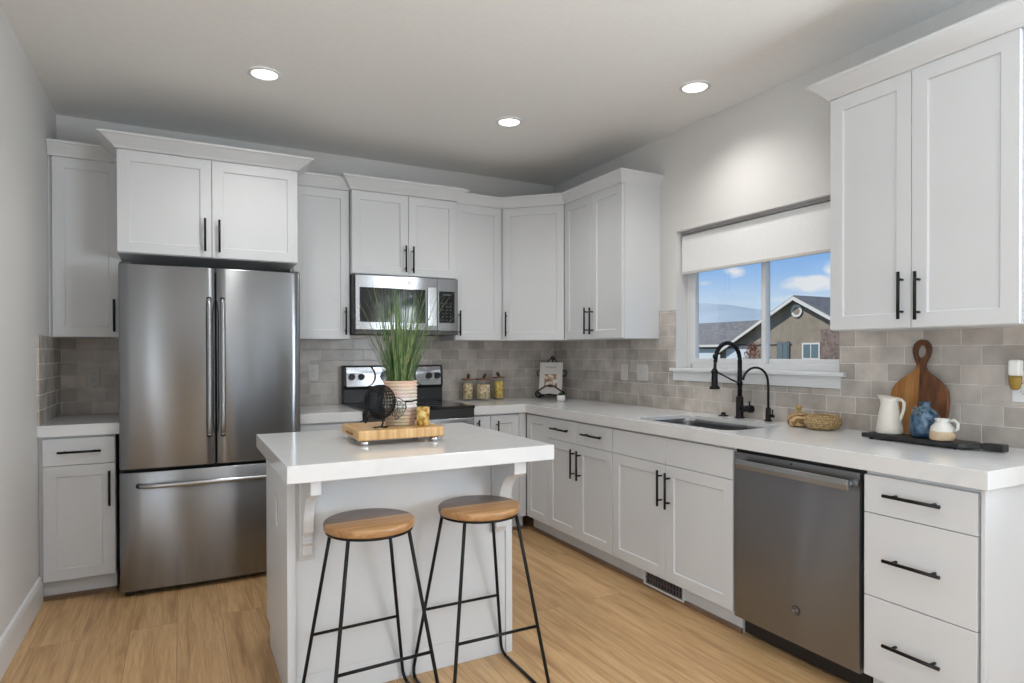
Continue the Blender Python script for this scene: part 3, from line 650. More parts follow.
# ------------------------------------------------------------------ microwave
mw = empty('microwave', (-1.811, 0, 0), 0, 'stainless steel over-the-range microwave with black window, under the short cabinet', 'microwave')
MZ0, MZ1 = 1.412, 1.814; MWd = .758
MB().box(.001, MWd-.001, -.372, -.015, MZ0, MZ1).build('case', M['darkgray'], mw)
md_ = MB().box(.012, .592, -.402, -.373, MZ0+.028, MZ1-.006).build('door', M['steel2'], mw, .003)
MB().box(.040, .503, -.4045, -.402, 1.492, 1.725).build('window', M['blackglass'], md_, .001)
w = MB(); w.box(.520, .586, -.412, -.402, 1.470, 1.745); w.build('handle', M['nickel'], md_, .008)
w = MB(); w.cyl((.385, -.402, 1.769), (.385, -.4045, 1.769), .014, 24); bd = w.build('badge', M['nickel'], md_)
w = MB(); w.tube([(.385+.011*math.cos(a), -.405, 1.769+.011*math.sin(a)) for a in [2*PI*i/24 for i in range(24)]], .0009, 6, closed=True)
for sgn in (-1, 1): w.tube([(.385+sgn*(.004+.003*math.cos(a)), -.405, 1.769+.0045*math.sin(a)) for a in [i*.35 for i in range(16)]], .0008, 6)
w.build('monogram', M['darkgray'], bd)
cp = MB().box(.595, .750, -.402, -.373, MZ0+.028, MZ1-.006).build('control_panel', M['steel2'], mw, .003)
kp = MB().box(.606, .722, -.4045, -.402, 1.497, 1.720).build('keypad', M['blackglass'], cp)
w = MB()
M['print'] = mat('printed_keys', (.05, .065, .075), .5)
for r in range(6):
    for c in range(3): w.box(.624+c*.030, .638+c*.030, -.4052, -.4045, 1.512+r*.024, 1.520+r*.024)
w.box(.640, .690, -.4052, -.4045, 1.690, 1.703); w.build('key_print', M['print'], kp)
MB().box(.012, .750, -.398, -.372, MZ0, MZ0+.026).build('vent_strip', M['darkgray'], mw)

# ------------------------------------------------------------------ island
IX0, IX1, IY0, IY1 = -2.527, -1.510, -2.4425, -1.518
tag(MB().box(IX0, IX1, IY0, IY1, CT-.059, CT).build('island_countertop', M['quartz'], bevel=.002), 'thick white quartz island top overhanging toward the stools', 'countertop')
isl = empty('kitchen_island', (-2.035, -1.9, 0), 0, 'white panelled kitchen island base under the quartz top', 'kitchen island')
def ib(x0, x1, y0, y1, z0, z1, name, m=M['cab'], bev=.001): return MB().box(x0+2.035, x1+2.035, y0+1.9, y1+1.9, z0, z1).build(name, m, isl, bev, 1)
ib(-2.488, -1.582, -2.196, -1.575, .10, CT-.060, 'body')
ib(-2.488, -1.582, -2.196, -1.650, .0, .0995, 'plinth')
w = MB()
ib(-2.494, -2.464, -2.204, -2.188, 0, CT-.060, 'corner_trim'); ib(-1.606, -1.576, -2.204, -2.188, 0, CT-.060, 'corner_trim')
for xa in (-2.4925, -1.5775-.004): ib(xa, xa+.006, -2.186, -1.5765, .10, CT-.061, 'side_panel')
for a, b, nm in ((.003, .30, 'door'), (.303, .60, 'door'), (.603, .903, 'door')):
    w = MB(); w.shaker(0, b-a, .108, .845, -.02)
    o = w.build(nm, M['cab'], isl, .001, 1); o.location = (-1.582+2.035-a, -1.574+1.9+.0, 0); o.rotation_euler = (0, 0, PI)
    w = MB(); bar_pull(w, ((b-a)/2+.11, -.02, .72), .185, 'z'); w.build('handle', M['black'], o)
def corbel(x0, x1):
    # side profile in (y, z)
    yb, yf, zt = -2.2045, -2.400, CT-.061
    p = [(yb, zt), (yf, zt), (yf, zt-.052), (yf+.012, zt-.056)]
    for i in range(13):
        a = PI/2*i/12
        p.append((yf+.020+(.120)*math.sin(a), zt-.062-.150*(1-math.cos(a))))
    p += [(yb-.040, zt-.232)]
    for i in range(7):
        a = PI*i/6; p.append((yb-.036+.0*a-.016*math.sin(a)+.006*i/6, zt-.240-.026*i/6))
    p += [(yb-.028, zt-.30), (yb-.012, zt-.322), (yb, zt-.322)]
    w = MB(); w.prism([(y+1.9, z) for y, z in p], 'x', x0+2.035, x1+2.035)
    w.box(x0+2.035-.006, x1+2.035+.006, yb+1.9, yb+1.9-.010, zt-.325, zt)
    w.build('corbel', M['cab'], isl, .0015, 1)
corbel(-2.446, -2.410); corbel(-1.668, -1.614)

# ------------------------------------------------------------------ bar stools
def make_stool():
    r = empty('bar_stool', (0, 0, 0))
    h, R, t, at, ab, bt, bb, hr = .705, .1557, .028, .1048, .1985, .106, .2082, .2696
    w = MB(); w.lathe([(R-.006, h-t), (R-.001, h-t+.004), (R, h-.007), (R-.003, h-.002), (R-.008, h), (.001, h)], n=64); w.build('seat', M['seat'], r)
    w = MB(); rr = R-.006
    w.lathe([(rr-.014, h-t-.008), (rr, h-t-.008), (rr, h-t-.0005), (rr-.014, h-t-.0005), (rr-.014, h-t-.008)], n=64, cap0=False, cap1=False); w.build('seat_ring', M['black'], r)
    zt = h-t-.006; q = .0065
    def P(sx, sy, z):
        f = z/zt; return Vector((sx*(ab*(1-f)+at*f), sy*(bb*(1-f)+bt*f), z))
    for sx in (-1, 1):
        for sy in (1, -1):
            pts = [P(sx, sy, zt)] + [P(sx, sy, z) for z in (.5, .3, .15, .05)]
            b = P(sx, sy, .05); e = Vector((sx*ab, sy*(bb-.045), q))
            c = P(sx, sy, q)
            for i in range(1, 7):
                u = i/6; pts.append(b*(1-u)**2 + c*2*u*(1-u) + e*u*u)
            w = MB(); w.tube(pts, q, 10); w.build('leg', M['black'], r)
        w = MB(); w.tube([(sx*ab, bb-.045, q), (sx*ab, -bb+.045, q)], q, 10); w.build('floor_rail', M['black'], r)
    for sy in (1, -1):
        w = MB(); w.tube([P(-1, sy, hr), P(1, sy, hr)], .0055, 10); w.build('footrest', M['black'], r)
    return r
s1_ = make_stool(); s2_ = copy_tree(s1_)
s1_.location = (-2.2502, -2.4175, 0); s1_.rotation_euler = (0, 0, .04)
s2_.location = (-1.8247, -2.405, 0); s2_.rotation_euler = (0, 0, -.007)
tag(s1_, 'left of the two round wooden bar stools with black wire legs', 'bar stool', 'bar stools at the island')
tag(s2_, 'right of the two round wooden bar stools with black wire legs', 'bar stool', 'bar stools at the island')

# ------------------------------------------------------------------ outlets and switches
M['plate'] = mat('wall_plate', (.62, .60, .57), .4)
M['plate_dark'] = mat('grey_wall_plate', (.50, .48, .45), .4)
def plate(name, label, loc, rz, wdt, kinds, m, cat):
    t = empty(name, loc, rz, label, cat)
    MB().box(-wdt/2, wdt/2, -.006, 0, -.058, .058).build('cover_plate', m, t, .002)
    n = len(kinds)
    for i, k in enumerate(kinds):
        cx = (i-(n-1)/2)*.046
        if k == 'o':
            for dz in (-.02, .02):
                w = MB(); w.lathe([(.001, 0), (.014, 0)], n=20, cap0=False, cap1=False); w = MB(); w.cyl((cx, -.006, dz), (cx, -.0085, dz), .0145, 20); o = w.build('socket', m, t)
                w = MB(); w.box(cx-.006, cx-.004, -.009, -.0085, dz-.002, dz+.006); w.box(cx+.004, cx+.006, -.009, -.0085, dz-.002, dz+.006); w.cyl((cx, -.0085, dz-.007), (cx, -.009, dz-.007), .0022, 8); w.build('slot', M['blackplastic'], o)
        else:
            MB().box(cx-.016, cx+.016, -.0095, -.006, -.033, .033).build('rocker', m, t, .001)
    return t
plate('wall_outlet', 'grey wall outlet on the dark tile left of the refrigerator', (-3.298, -.0125, 1.143), 0, .072, 'o', M['plate_dark'], 'outlet')
plate('wall_outlet', 'white wall outlet on the tile between refrigerator and range', (-2.002, -.0125, 1.146), 0, .072, 'o', M['plate'], 'outlet')
plate('light_switch', 'narrow light switch plate on the tile, left one of the two beside the window', (-.0125, -.980, 1.143), R90, .075, 'r', M['plate'], 'light switch')
plate('light_switch', 'wide double light switch plate on the tile, right one of the two beside the window', (-.0125, -1.180, 1.148), R90, .118, 'rr', M['plate'], 'light switch')
plate('wall_outlet', 'white wall outlet on the tile right of the cutting board, holding the plug-in freshener', (-.0125, -3.388, 1.149), R90, .072, 'o', M['trim'], 'outlet')
t = plate('wall_outlet', 'white outlet on the left side panel of the kitchen island', (-2.4930, -1.915, .655), R90, .072, 'o', M['cab'], 'outlet')
# plug-in air freshener
t = empty('air_freshener', (-.0235, -3.374, 1.160), R90, 'white plug-in air freshener with amber oil in the outlet right of the cutting board', 'air freshener')
MB().box(-.020, .020, -.034, -.0, .030, .092).build('housing', M['frosted'], t, .008, 3)
M['amber'] = mat('amber_oil', (.50, .33, .08), .1, Transmission_Weight=.4, IOR=1.3)
MB().lathe([(.008, -.022), (.015, -.016), (.021, .004), (.022, .029), (.012, .0295)], (0, -.02, 0), n=28, sy=.8).build('bottle', M['amber'], t)

# toe-kick register
t = empty('floor_register', (-BD+.06-.0005, -2.027, 0), R90, 'white metal air register set in the toe kick under the sink cabinet', 'vent')
w = MB(); x = .155; w.box(-x, x, -.016, 0, .012, .022); w.box(-x, x, -.016, 0, .084, .094); w.box(-x, -x+.01, -.016, 0, .022, .084); w.box(x-.01, x, -.016, 0, .022, .084); w.build('frame', M['trim'], t, .001, 1)
MB().box(-x+.01, x-.01, -.002, 0, .022, .084).build('duct', mat('duct_dark', (.05, .03, .03), .7), t)
w = MB()
for i in range(13): xx = -x+.02+i*.0225; w.box(xx, xx+.003, -.013, -.003, .022, .084)
w.box(-x+.01, x-.01, -.011, -.008, .050, .054); w.build('louvres', mat('louvre', (.13, .11, .11), .4), t)

# ------------------------------------------------------------------ faucets
f = empty('kitchen_faucet', (-.062, -2.071, CT), 0, 'tall matte black pull-down kitchen faucet with spring arch behind the sink', 'faucet')
w = MB(); w.lathe([(.027, .0005), (.027, .006), (.021, .012), (.020, .118), (.013, .124), (.001, .124)]); w.build('body', M['black'], f)
w = MB(); w.cyl((0, 0, .12), (0, 0, .325), .0125, 16); w.build('riser', M['black'], f)
pts = [(0, 0, .32)]
for i in range(17):
    a = PI*i/16; pts.append((-.0925+.0925*math.cos(a), 0, .325+.095*math.sin(a)))
pts += [(-.188, 0, .31), (-.190, 0, .28)]
w = MB(); w.tube(pts, .0085, 12)
ln = 0; 
w.build('hose', M['blackplastic'], f)
w = MB(); hp = []; n = 600
def arcpos(t):
    s_ = t*(len(pts)-1); i = min(int(s_), len(pts)-2); u = s_-i; return Vector(pts[i])*(1-u)+Vector(pts[i+1])*u, (Vector(pts[i+1])-Vector(pts[i])).normalized()
for i in range(n):
    t_ = i/(n-1)*.93; p, d_ = arcpos(t_); b = Vector((0, 1, 0)); c = d_.cross(b); a = i*.42*2
    hp.append(p + (b*math.cos(a)+c*math.sin(a))*.0105)
w.tube(hp, .0018, 5); w.build('spring', M['black'], f)
w = MB(); w.lathe([(.001, .358), (.013, .358), (.015, .345), (.012, .335), (.001, .335)], (-.186, 0, 0)); w.build('collar', M['black'], f)
w = MB(); w.lathe([(.026, .168), (.028, .174), (.026, .180), (.017, .188), (.017, .225), (.015, .272), (.009, .282), (.001, .282)], (-.192, 0, 0)); w.build('spray_head', M['black'], f)
w = MB(); w.tube([(0, 0, .195), (-.06, 0, .215), (-.178, 0, .262)], .0045, 10); w.lathe([(.019, .256), (.019, .268)], (-.192, 0, 0), n=24); w.lathe([(.016, .186), (.016, .206)], n=24); w.build('docking_arm', M['black'], f)
w = MB(); w.cyl((0, -.01, .055), (0, -.060, .055), .017, 18); w.cyl((0, -.060, .055), (0, -.086, .057), .020, 18); w.cyl((0, -.074, .057), (-.012, -.076, .10), .0045, 10); w.build('lever', M['black'], f)
f = empty('filter_faucet', (-.055, -2.258, CT), 0, 'small matte black gooseneck water tap to the right of the main faucet', 'faucet')
w = MB(); w.lathe([(.021, .0005), (.021, .004), (.014, .009), (.0135, .068), (.009, .072), (.001, .072)]); w.build('body', M['black'], f)
pts = [(0, 0, .07), (0, 0, .17), (-.002, 0, .20)]
for i in range(1, 15):
    a = PI*.86*i/14; pts.append((-.098+.096*math.cos(a), 0, .205+.083*math.sin(a)))
pts.append((pts[-1][0]-.004, 0, pts[-1][2]-.016))
w = MB(); w.tube(pts, .0062, 12); w.build('spout', M['black'], f)
w = MB(); w.cyl((0, -.008, .030), (0, -.034, .030), .0085, 12); w.cyl((0, -.026, .030), (0, -.028, .065), .0035, 8); w.build('lever', M['black'], f)
w = MB(); w.lathe([(.030, .0005), (.031, .004), (.016, .007), (.013, .012), (.013, .020), (.010, .023), (.001, .023)])
o = w.build('disposal_button', M['black']); o.location = (-.055, -1.945, CT)
tag(o, 'round black push button on the counter between sink and window, left of the faucet', 'push button')

# ------------------------------------------------------------------ baskets on the counter
def weave(name, c1, c2, sc_=70, d='Z', di=2.5):
    m = mat(name, rough=.75); N, L, B = nodes(m); tc = N('ShaderNodeTexCoord')
    w1 = N('ShaderNodeTexWave'); w1.bands_direction = d; w1.inputs['Scale'].default_value = sc_; w1.inputs['Distortion'].default_value = di; w1.inputs['Detail Scale'].default_value = 4; L(tc.outputs['Object'], w1.inputs[0])
    cr = N('ShaderNodeValToRGB'); L(w1.outputs[0], cr.inputs[0]); cr.color_ramp.elements[0].color = (*c1, 1); cr.color_ramp.elements[1].color = (*c2, 1); L(cr.outputs[0], B.inputs['Base Color'])
    bp = N('ShaderNodeBump'); bp.inputs['Strength'].default_value = .9; bp.inputs['Distance'].default_value = .003; L(w1.outputs[0], bp.inputs['Height']); L(bp.outputs[0], B.inputs['Normal'])
    return m
M['weave'] = weave('woven_seagrass', (.20, .10, .03), (.62, .43, .22), 26)
M['weave_d'] = weave('twisted_seagrass', (.20, .10, .03), (.64, .45, .24), 14, 'DIAGONAL', 3.5)
b = empty('lidded_basket', (-.125, -2.500, CT), 0, 'small woven lidded basket with a yellow knob, left of the open basket', 'basket')
MB().lathe([(.036, .001), (.050, .010), (.056, .030), (.052, .050), (.040, .060)]).build('body', M['weave_d'], b)
MB().lathe([(.041, .0605), (.030, .068), (.012, .074), (.001, .075)], cap0=True).build('lid', M['weave_d'], b)
MB().lathe([(.010, .074), (.007, .080), (.012, .088), (.016, .096), (.010, .101), (.008, .106), (.001, .108)]).build('knob', mat('straw_knob', (.38, .25, .07), .6), b)
b = empty('open_basket', (-.125, -2.630, CT), 0, 'wide low open woven basket on the counter, right of the lidded basket', 'basket')
M['weave_f'] = weave('fine_seagrass', (.24, .13, .04), (.64, .46, .24), 30, 'Z', 9)
MB().lathe([(.050, .001), (.070, .008), (.082, .030), (.080, .052), (.066, .064), (.058, .062), (.068, .048), (.070, .030), (.055, .012), (.001, .010)]).build('body', M['weave_f'], b)
w = MB(); w.tube([(.062*math.cos(a), .062*math.sin(a), .065) for a in [2*PI*i/40 for i in range(40)]], .005, 8, closed=True); w.build('rim', M['weave_f'], b)

# ------------------------------------------------------------------ cutting board, black board and jugs
b = empty('cutting_board', (-.080, -3.031, CT+.0205), 0, 'large acacia cutting board with a looped handle leaning against the tile', 'cutting board')
def teardrop_board():
    # outline in (y, z), z up; z 0..0.40
    L_ = []
    W_ = .94
    half = [(0, .0), (.055, .000), (.095, .012), (.118, .045), (.127, .100), (.128, .150), (.122, .185), (.105, .212), (.078, .236), (.048, .256), (.028, .272), (.020, .288), (.021, .302), (.030, .322), (.038, .345), (.040, .365), (.034, .385), (.018, .400), (0, .404)]
    half = [(y*W_, z) for y, z in half]
    outer = [(-y, z) for y, z in half] + [(y, z) for y, z in half[::-1][1:-1]]
    hole = [(.018*math.cos(a), .352+.028*math.sin(a)) for a in [2*PI*i/20 for i in range(20)]]
    bm = bmesh.new()
    for x in (0, .018):
        ed = []
        for lp in (outer, hole):
            vs = [bm.verts.new((x, y, z)) for y, z in lp]
            for i in range(len(vs)): ed.append(bm.edges.new((vs[i], vs[(i+1) % len(vs)])))
        bmesh.ops.triangle_fill(bm, edges=ed, use_beauty=True)
    bm.verts.ensure_lookup_table(); V = list(bm.verts); n0, n1 = len(outer), len(hole); tot = n0+n1
    for s_, n in ((0, n0), (n0, n1)):
        for i in range(n):
            j = (i+1) % n; bm.faces.new((V[s_+i], V[s_+j], V[tot+s_+j], V[tot+s_+i]))
    bmesh.ops.recalc_face_normals(bm, faces=bm.faces)
    me = bpy.data.meshes.new('board'); bm.to_mesh(me); bm.free(); me.materials.append(M['acacia'])
    o = bpy.data.objects.new('board', me); COL.objects.link(o); bv = o.modifiers.new('bevel', 'BEVEL'); bv.width = .004; bv.segments = 3; bv.limit_method = 'ANGLE'; bv.angle_limit = math.radians(60)
    return o
o = teardrop_board(); o.parent = b; o.rotation_euler = (0, math.radians(6.5), 0)

M['slate'] = noise_color(mat('black_slate', rough=.45), (.010, .010, .010), (.022, .022, .022), 30, bump=.3)
w = MB()
outl = [(-.235, -.062), (.145, -.062), (.165, -.050), (.18, -.028), (.195, -.022), (.27, -.022), (.27, .022), (.195, .022), (.18, .028), (.165, .050), (.145, .062), (-.235, .062)]
w.prism(outl, 'z', .0, .018); w.box(.205, .2705, -.0215, .0215, -.003, .024); o = w.build('serving_board', M['slate'], bevel=.003)
o.location = (-.192, -3.140, CT+.0065); o.rotation_euler = (0, 0, R90+.0)
w = MB()
for x, y in ((-.2, -.045), (-.2, .045), (.13, -.045), (.13, .045)): w.cyl((x, y, -.0065), (x, y, 0), .009, 12)
w.build('foot', M['slate'], o)
tag(o, 'long black paddle-shaped serving board on the counter under the jugs', 'serving board')
SB = CT+.0255
def handle_loop(w, pts, r=.007, flat=1): w.tube(pts, r, 10)
M['cream'] = noise_color(mat('cream_ceramic', rough=.28), (.66, .62, .54), (.72, .68, .61), 14)
p = empty('pitcher', (-.190, -2.988, SB), 0, 'tall cream ceramic pitcher at the left end of the black board', 'pitcher')
w = MB(); prof_ = [(.048, .0005), (.052, .006), (.049, .030), (.041, .085), (.034, .122), (.033, .136), (.036, .152), (.033, .152), (.030, .138), (.031, .122), (.038, .085), (.046, .03), (.001, .008)]
w.lathe(prof_, n=40)
# pull out a pouring lip on the +y side
w.v = [(x, y + max(0, (z-.128))*.55*max(0, y/.035)**2 if y > 0 else y, z + max(0, (z-.130))*.35*max(0, y/.035) if y > 0 else z) for x, y, z in w.v]
w.build('body', M['cream'], p)
w = MB(); w.tube([(0, -.030, .138), (0, -.048, .145), (0, -.060, .132), (0, -.058, .105), (0, -.048, .072), (0, -.041, .050)], .0065, 10); w.build('handle', M['cream'], p)
M['blueglaze'] = noise_color(mat('mottled_blue_glaze', rough=.22), (.012, .04, .085), (.14, .24, .33), 30, detail=6, lo=.4, hi=.7)
v = empty('vase', (-.185, -3.126, SB), 0, 'small mottled blue ceramic vase with a flower knot at its neck, before the cutting board', 'vase')
MB().lathe([(.042, .0005), (.050, .008), (.054, .045), (.051, .085), (.036, .108), (.022, .118), (.017, .128), (.021, .143), (.017, .143), (.013, .128), (.018, .118), (.001, .1)], n=40).build('body', M['blueglaze'], v)
w = MB(); cx, cy, cz = -.036, .0, .108
for i in range(6):
    a = 2*PI*i/6; w.tube([(cx, cy, cz), (cx-.012, cy+.016*math.cos(a), cz+.014*math.sin(a)), (cx-.009, cy+.026*math.cos(a), cz+.022*math.sin(a))], [.003, .006, .002], 8)
w.build('flower_knot', mat('blue_grey_glaze', (.11, .16, .19), .3), v)
def creamer_mat():
    m = mat('white_and_tan_glaze', rough=.3); N, L, B = nodes(m); tc = N('ShaderNodeTexCoord'); sp = N('ShaderNodeSeparateXYZ'); L(tc.outputs['Object'], sp.inputs[0])
    nz = N('ShaderNodeTexNoise'); nz.inputs['Scale'].default_value = 30; L(tc.outputs['Object'], nz.inputs[0])
    ad = N('ShaderNodeMath'); ad.operation = 'MULTIPLY_ADD'; L(nz.outputs[0], ad.inputs[0]); ad.inputs[1].default_value = .012; L(sp.outputs[2], ad.inputs[2])
    mr = N('ShaderNodeMapRange'); L(ad.outputs[0], mr.inputs[0]); mr.inputs[1].default_value = .040; mr.inputs[2].default_value = .044
    mx = N('ShaderNodeMix'); mx.data_type = 'RGBA'; L(mr.outputs[0], mx.inputs[0]); mx.inputs[6].default_value = (.56, .42, .27, 1); mx.inputs[7].default_value = (.68, .66, .62, 1); L(mx.outputs[2], B.inputs['Base Color']); return m
M['creamer'] = creamer_mat()
c = empty('creamer', (-.220, -3.210, SB), 0, 'small squat white and tan cream jug at the right end of the black board', 'jug')
MB().lathe([(.036, .0005), (.042, .006), (.043, .030), (.038, .052), (.026, .066), (.022, .074), (.026, .084), (.022, .084), (.018, .074), (.022, .066), (.001, .04)], n=36).build('body', M['creamer'], c)
w = MB(); w.tube([(0, -.024, .074), (0, -.042, .082), (0, -.056, .070), (0, -.056, .050), (0, -.040, .036)], .0055, 10); w.build('handle', M['creamer'], c)

# ------------------------------------------------------------------ glass jars by the range
def pasta(name, c1, c2, sc_):
    m = noise_color(mat(name, rough=.6), c1, c2, sc_, detail=3, lo=.42, hi=.56, bump=1.0); return m
M['pasta1'] = pasta('mixed_pasta', (.42, .28, .12), (.85, .70, .44), 65)
M['pasta2'] = pasta('pasta_shells', (.52, .34, .18), (.88, .75, .50), 55)
M['pasta3'] = pasta('yellow_pasta', (.62, .38, .05), (.90, .68, .20), 70)
def jar(label, x, y, r, h, fill, m, rl, tw):
    t = empty('glass_jar', (x, y, CT), 0, label, 'jar', 'glass pasta jars beside the range')
    MB().lathe([(r-.006, .0008), (r, .006), (r, h-.004), (r-.004, h), (r-.004, h-.001), (r-.0045, .010), (.001, .008)], n=32).build('jar_body', M['pane'], t)
    MB().lathe([(.002, .0095), (r-.007, .0105), (r-.0065, fill*.96), (r*.6, fill), (.001, fill)], n=32, cap0=False).build('contents', m, t)
    MB().lathe([(.001, h+.0005), (rl, h+.0005), (rl+.001, h+.005), (rl-.002, h+.010), (.001, h+.0105)], n=32).build('lid', M['lidwood'], t)
    w = MB(); w.tube([(0, 0, h+.010), (tw*.3, 0, h+.024), (tw, 0, h+.040), (tw*1.3, 0, h+.050)], [.008, .013, .012, .005], 10); w.build('knob', M['darkwood'], t)
jar('glass jar of pasta with a wooden lid, left of three beside the range', -.862, -.125, .044, .158, .135, M['pasta1'], .052, .006)
jar('wider glass jar of pasta shells with a wooden lid, middle of three', -.742, -.150, .060, .158, .125, M['pasta2'], .066, .016)
jar('glass jar of yellow pasta with a wooden lid, right of three', -.597, -.130, .043, .168, .145, M['pasta3'], .048, -.010)

# ------------------------------------------------------------------ cookbook on its stand, small pot
eas = empty('cookbook_stand', (-.180, -.235, CT), -.72, 'black scrolled wrought iron cookbook stand in the counter corner', 'book stand')
w = MB(); r_ = .0042
def spiral(cx, cz, r0, r1, a0, turns, y=0, n=28): return [(cx+(r0+(r1-r0)*i/n)*math.cos(a0+turns*2*PI*i/n), y, cz+(r0+(r1-r0)*i/n)*math.sin(a0+turns*2*PI*i/n)) for i in range(n+1)]
r_ = .0055; fy = -.042
w.tube(spiral(-.092, .034, .028, .008, PI/2, 1.3, fy), r_, 8); w.tube([(-.092, fy, .062), (-.070, fy, .078), (-.04, fy, .098), (0, fy, .108), (.04, fy, .098), (.070, fy, .078), (.092, fy, .062)], r_, 8)
w.tube(spiral(.092, .034, .028, .008, PI/2, -1.3, fy), r_, 8)
w.tube([(-.092, fy, .006), (-.04, fy, .030), (0, fy, .036), (.04, fy, .030), (.092, fy, .006)], r_, 8)
r_ = .0042
w.build('front_scroll', M['black'], eas)
w = MB(); w.tube([(-.09, -.035, .030), (-.09, .03, .030)], r_, 8); w.tube([(.09, -.035, .030), (.09, .03, .030)], r_, 8); w.tube([(-.09, -.030, .030), (.09, -.030, .030)], r_, 8); w.tube([(-.09, .020, .030), (.09, .020, .030)], r_, 8); w.build('ledge', M['black'], eas)
w = MB()
w.tube([(-.06, .018, .03), (-.06, .075, .26), (-.02, .088, .315), (0, .092, .325), (.02, .088, .315), (.06, .075, .26), (.06, .018, .03)], r_, 8)
for s_ in (-1, 1):
    w.tube([(s_*.06, .062, .20)] + [(s_*(.10+.022*math.cos(a)), .062, .20+.022*math.sin(a)) for a in [PI-s_*0+i*.4*(1) for i in range(14)]], r_, 8)
w.tube(spiral(0, .325, .018, .006, -PI/2, 1.2, .092), r_, 8)
w.build('back_frame', M['black'], eas)
w = MB(); w.tube([(0, .09, .31), (0, .145, .005)], r_, 8); w.build('rear_leg', M['black'], eas)
def cover_mat():
    m = mat('book_cover', rough=.4); N, L, B = nodes(m); tc = N('ShaderNodeTexCoord'); sp = N('ShaderNodeSeparateXYZ'); L(tc.outputs['Object'], sp.inputs[0])
    nz = N('ShaderNodeTexNoise'); nz.inputs['Scale'].default_value = 24; nz.inputs['Detail'].default_value = 2; L(tc.outputs['Object'], nz.inputs[0])
    cr = N('ShaderNodeValToRGB'); L(nz.outputs[0], cr.inputs[0]); e = cr.color_ramp.elements; e[0].position = .36; e[0].color = (.10, .10, .07, 1); e[1].position = .62; e[1].color = (.85, .83, .80, 1)
    q = cr.color_ramp.elements.new(.46); q.color = (.50, .22, .12, 1); q = cr.color_ramp.elements.new(.53); q.color = (.62, .48, .34, 1)
    # photo field in the middle of the cover
    def rng(o, lo, hi):
        a = N('ShaderNodeMath'); a.operation = 'GREATER_THAN'; L(o, a.inputs[0]); a.inputs[1].default_value = lo; b_ = N('ShaderNodeMath'); b_.operation = 'LESS_THAN'; L(o, b_.inputs[0]); b_.inputs[1].default_value = hi
        c_ = N('ShaderNodeMath'); c_.operation = 'MULTIPLY'; L(a.outputs[0], c_.inputs[0]); L(b_.outputs[0], c_.inputs[1]); return c_.outputs[0]
    mu = N('ShaderNodeMath'); mu.operation = 'MULTIPLY'; L(rng(sp.outputs[0], -.052, .052), mu.inputs[0]); L(rng(sp.outputs[2], .055, .165), mu.inputs[1])
    mx = N('ShaderNodeMix'); mx.data_type = 'RGBA'; L(mu.outputs[0], mx.inputs[0]); mx.inputs[6].default_value = (.74, .70, .66, 1); L(cr.outputs[0], mx.inputs[7]); L(mx.outputs[2], B.inputs['Base Color']); return m
bk = empty('cookbook', (-.180, -.235, CT+.0350), -.72, 'white cookbook with a food picture on its cover, propped on the iron stand', 'book')
hold = math.radians(-14)
bo = MB().box(-.094, .094, -.0015, .0, .0, .262).build('cover', cover_mat(), bk, .0005, 1); bo.rotation_euler = (hold, 0, 0); bo.location = (0, -.0185, 0)
po = MB().box(-.090, .090, .0, .020, .003, .258).build('pages', mat('paper', (.75, .72, .66), .8), bk); po.rotation_euler = (hold, 0, 0); po.location = (0, -.0185, 0)
ti = MB()
def txt_bars(w, z, x0, x1, h, n, rs):
    x = x0
    while x < x1: l = rs.uniform(.006, .018); w.box(x, min(x+l, x1), -.0022, -.0015, z, z+h); x += l+.004
rs = random.Random(3)
w = MB()
for i in range(8):
    x = -.046 + i*.0115; w.box(x, x+.0022, -.0022, -.0015, .212, .212+rs.choice((.014, .019))); w.box(x+.0022, x+.007, -.0022, -.0015, .212+rs.choice((0, .006, .011)), .215+rs.choice((0.006, .012)))
w.build('title', mat('title_ink', (.06, .09, .15), .5), bo)
pp = empty('small_succulent', (-.262, -.520, CT), 0, 'tiny white pot with a green succulent in front of the cookbook', 'potted plant')
MB().lathe([(.026, .0006), (.032, .008), (.034, .025), (.030, .044), (.027, .044), (.029, .03), (.001, .028)]).build('pot', mat('white_glaze', (.80, .80, .80), .2), pp)
w = MB()
for i in range(26):
    a = random.uniform(0, 2*PI); l = random.uniform(.010, .030); h_ = random.uniform(.012, .030)
    w.tube([(0, 0, .034), (l*.5*math.cos(a), l*.5*math.sin(a), .034+h_*.7), (l*math.cos(a), l*math.sin(a), .034+h_)], [.003, .005, .001], 6)
w.build('leaves', noise_color(mat('succulent_leaf', rough=.5), (.03, .09, .03), (.09, .18, .07), 30), pp)

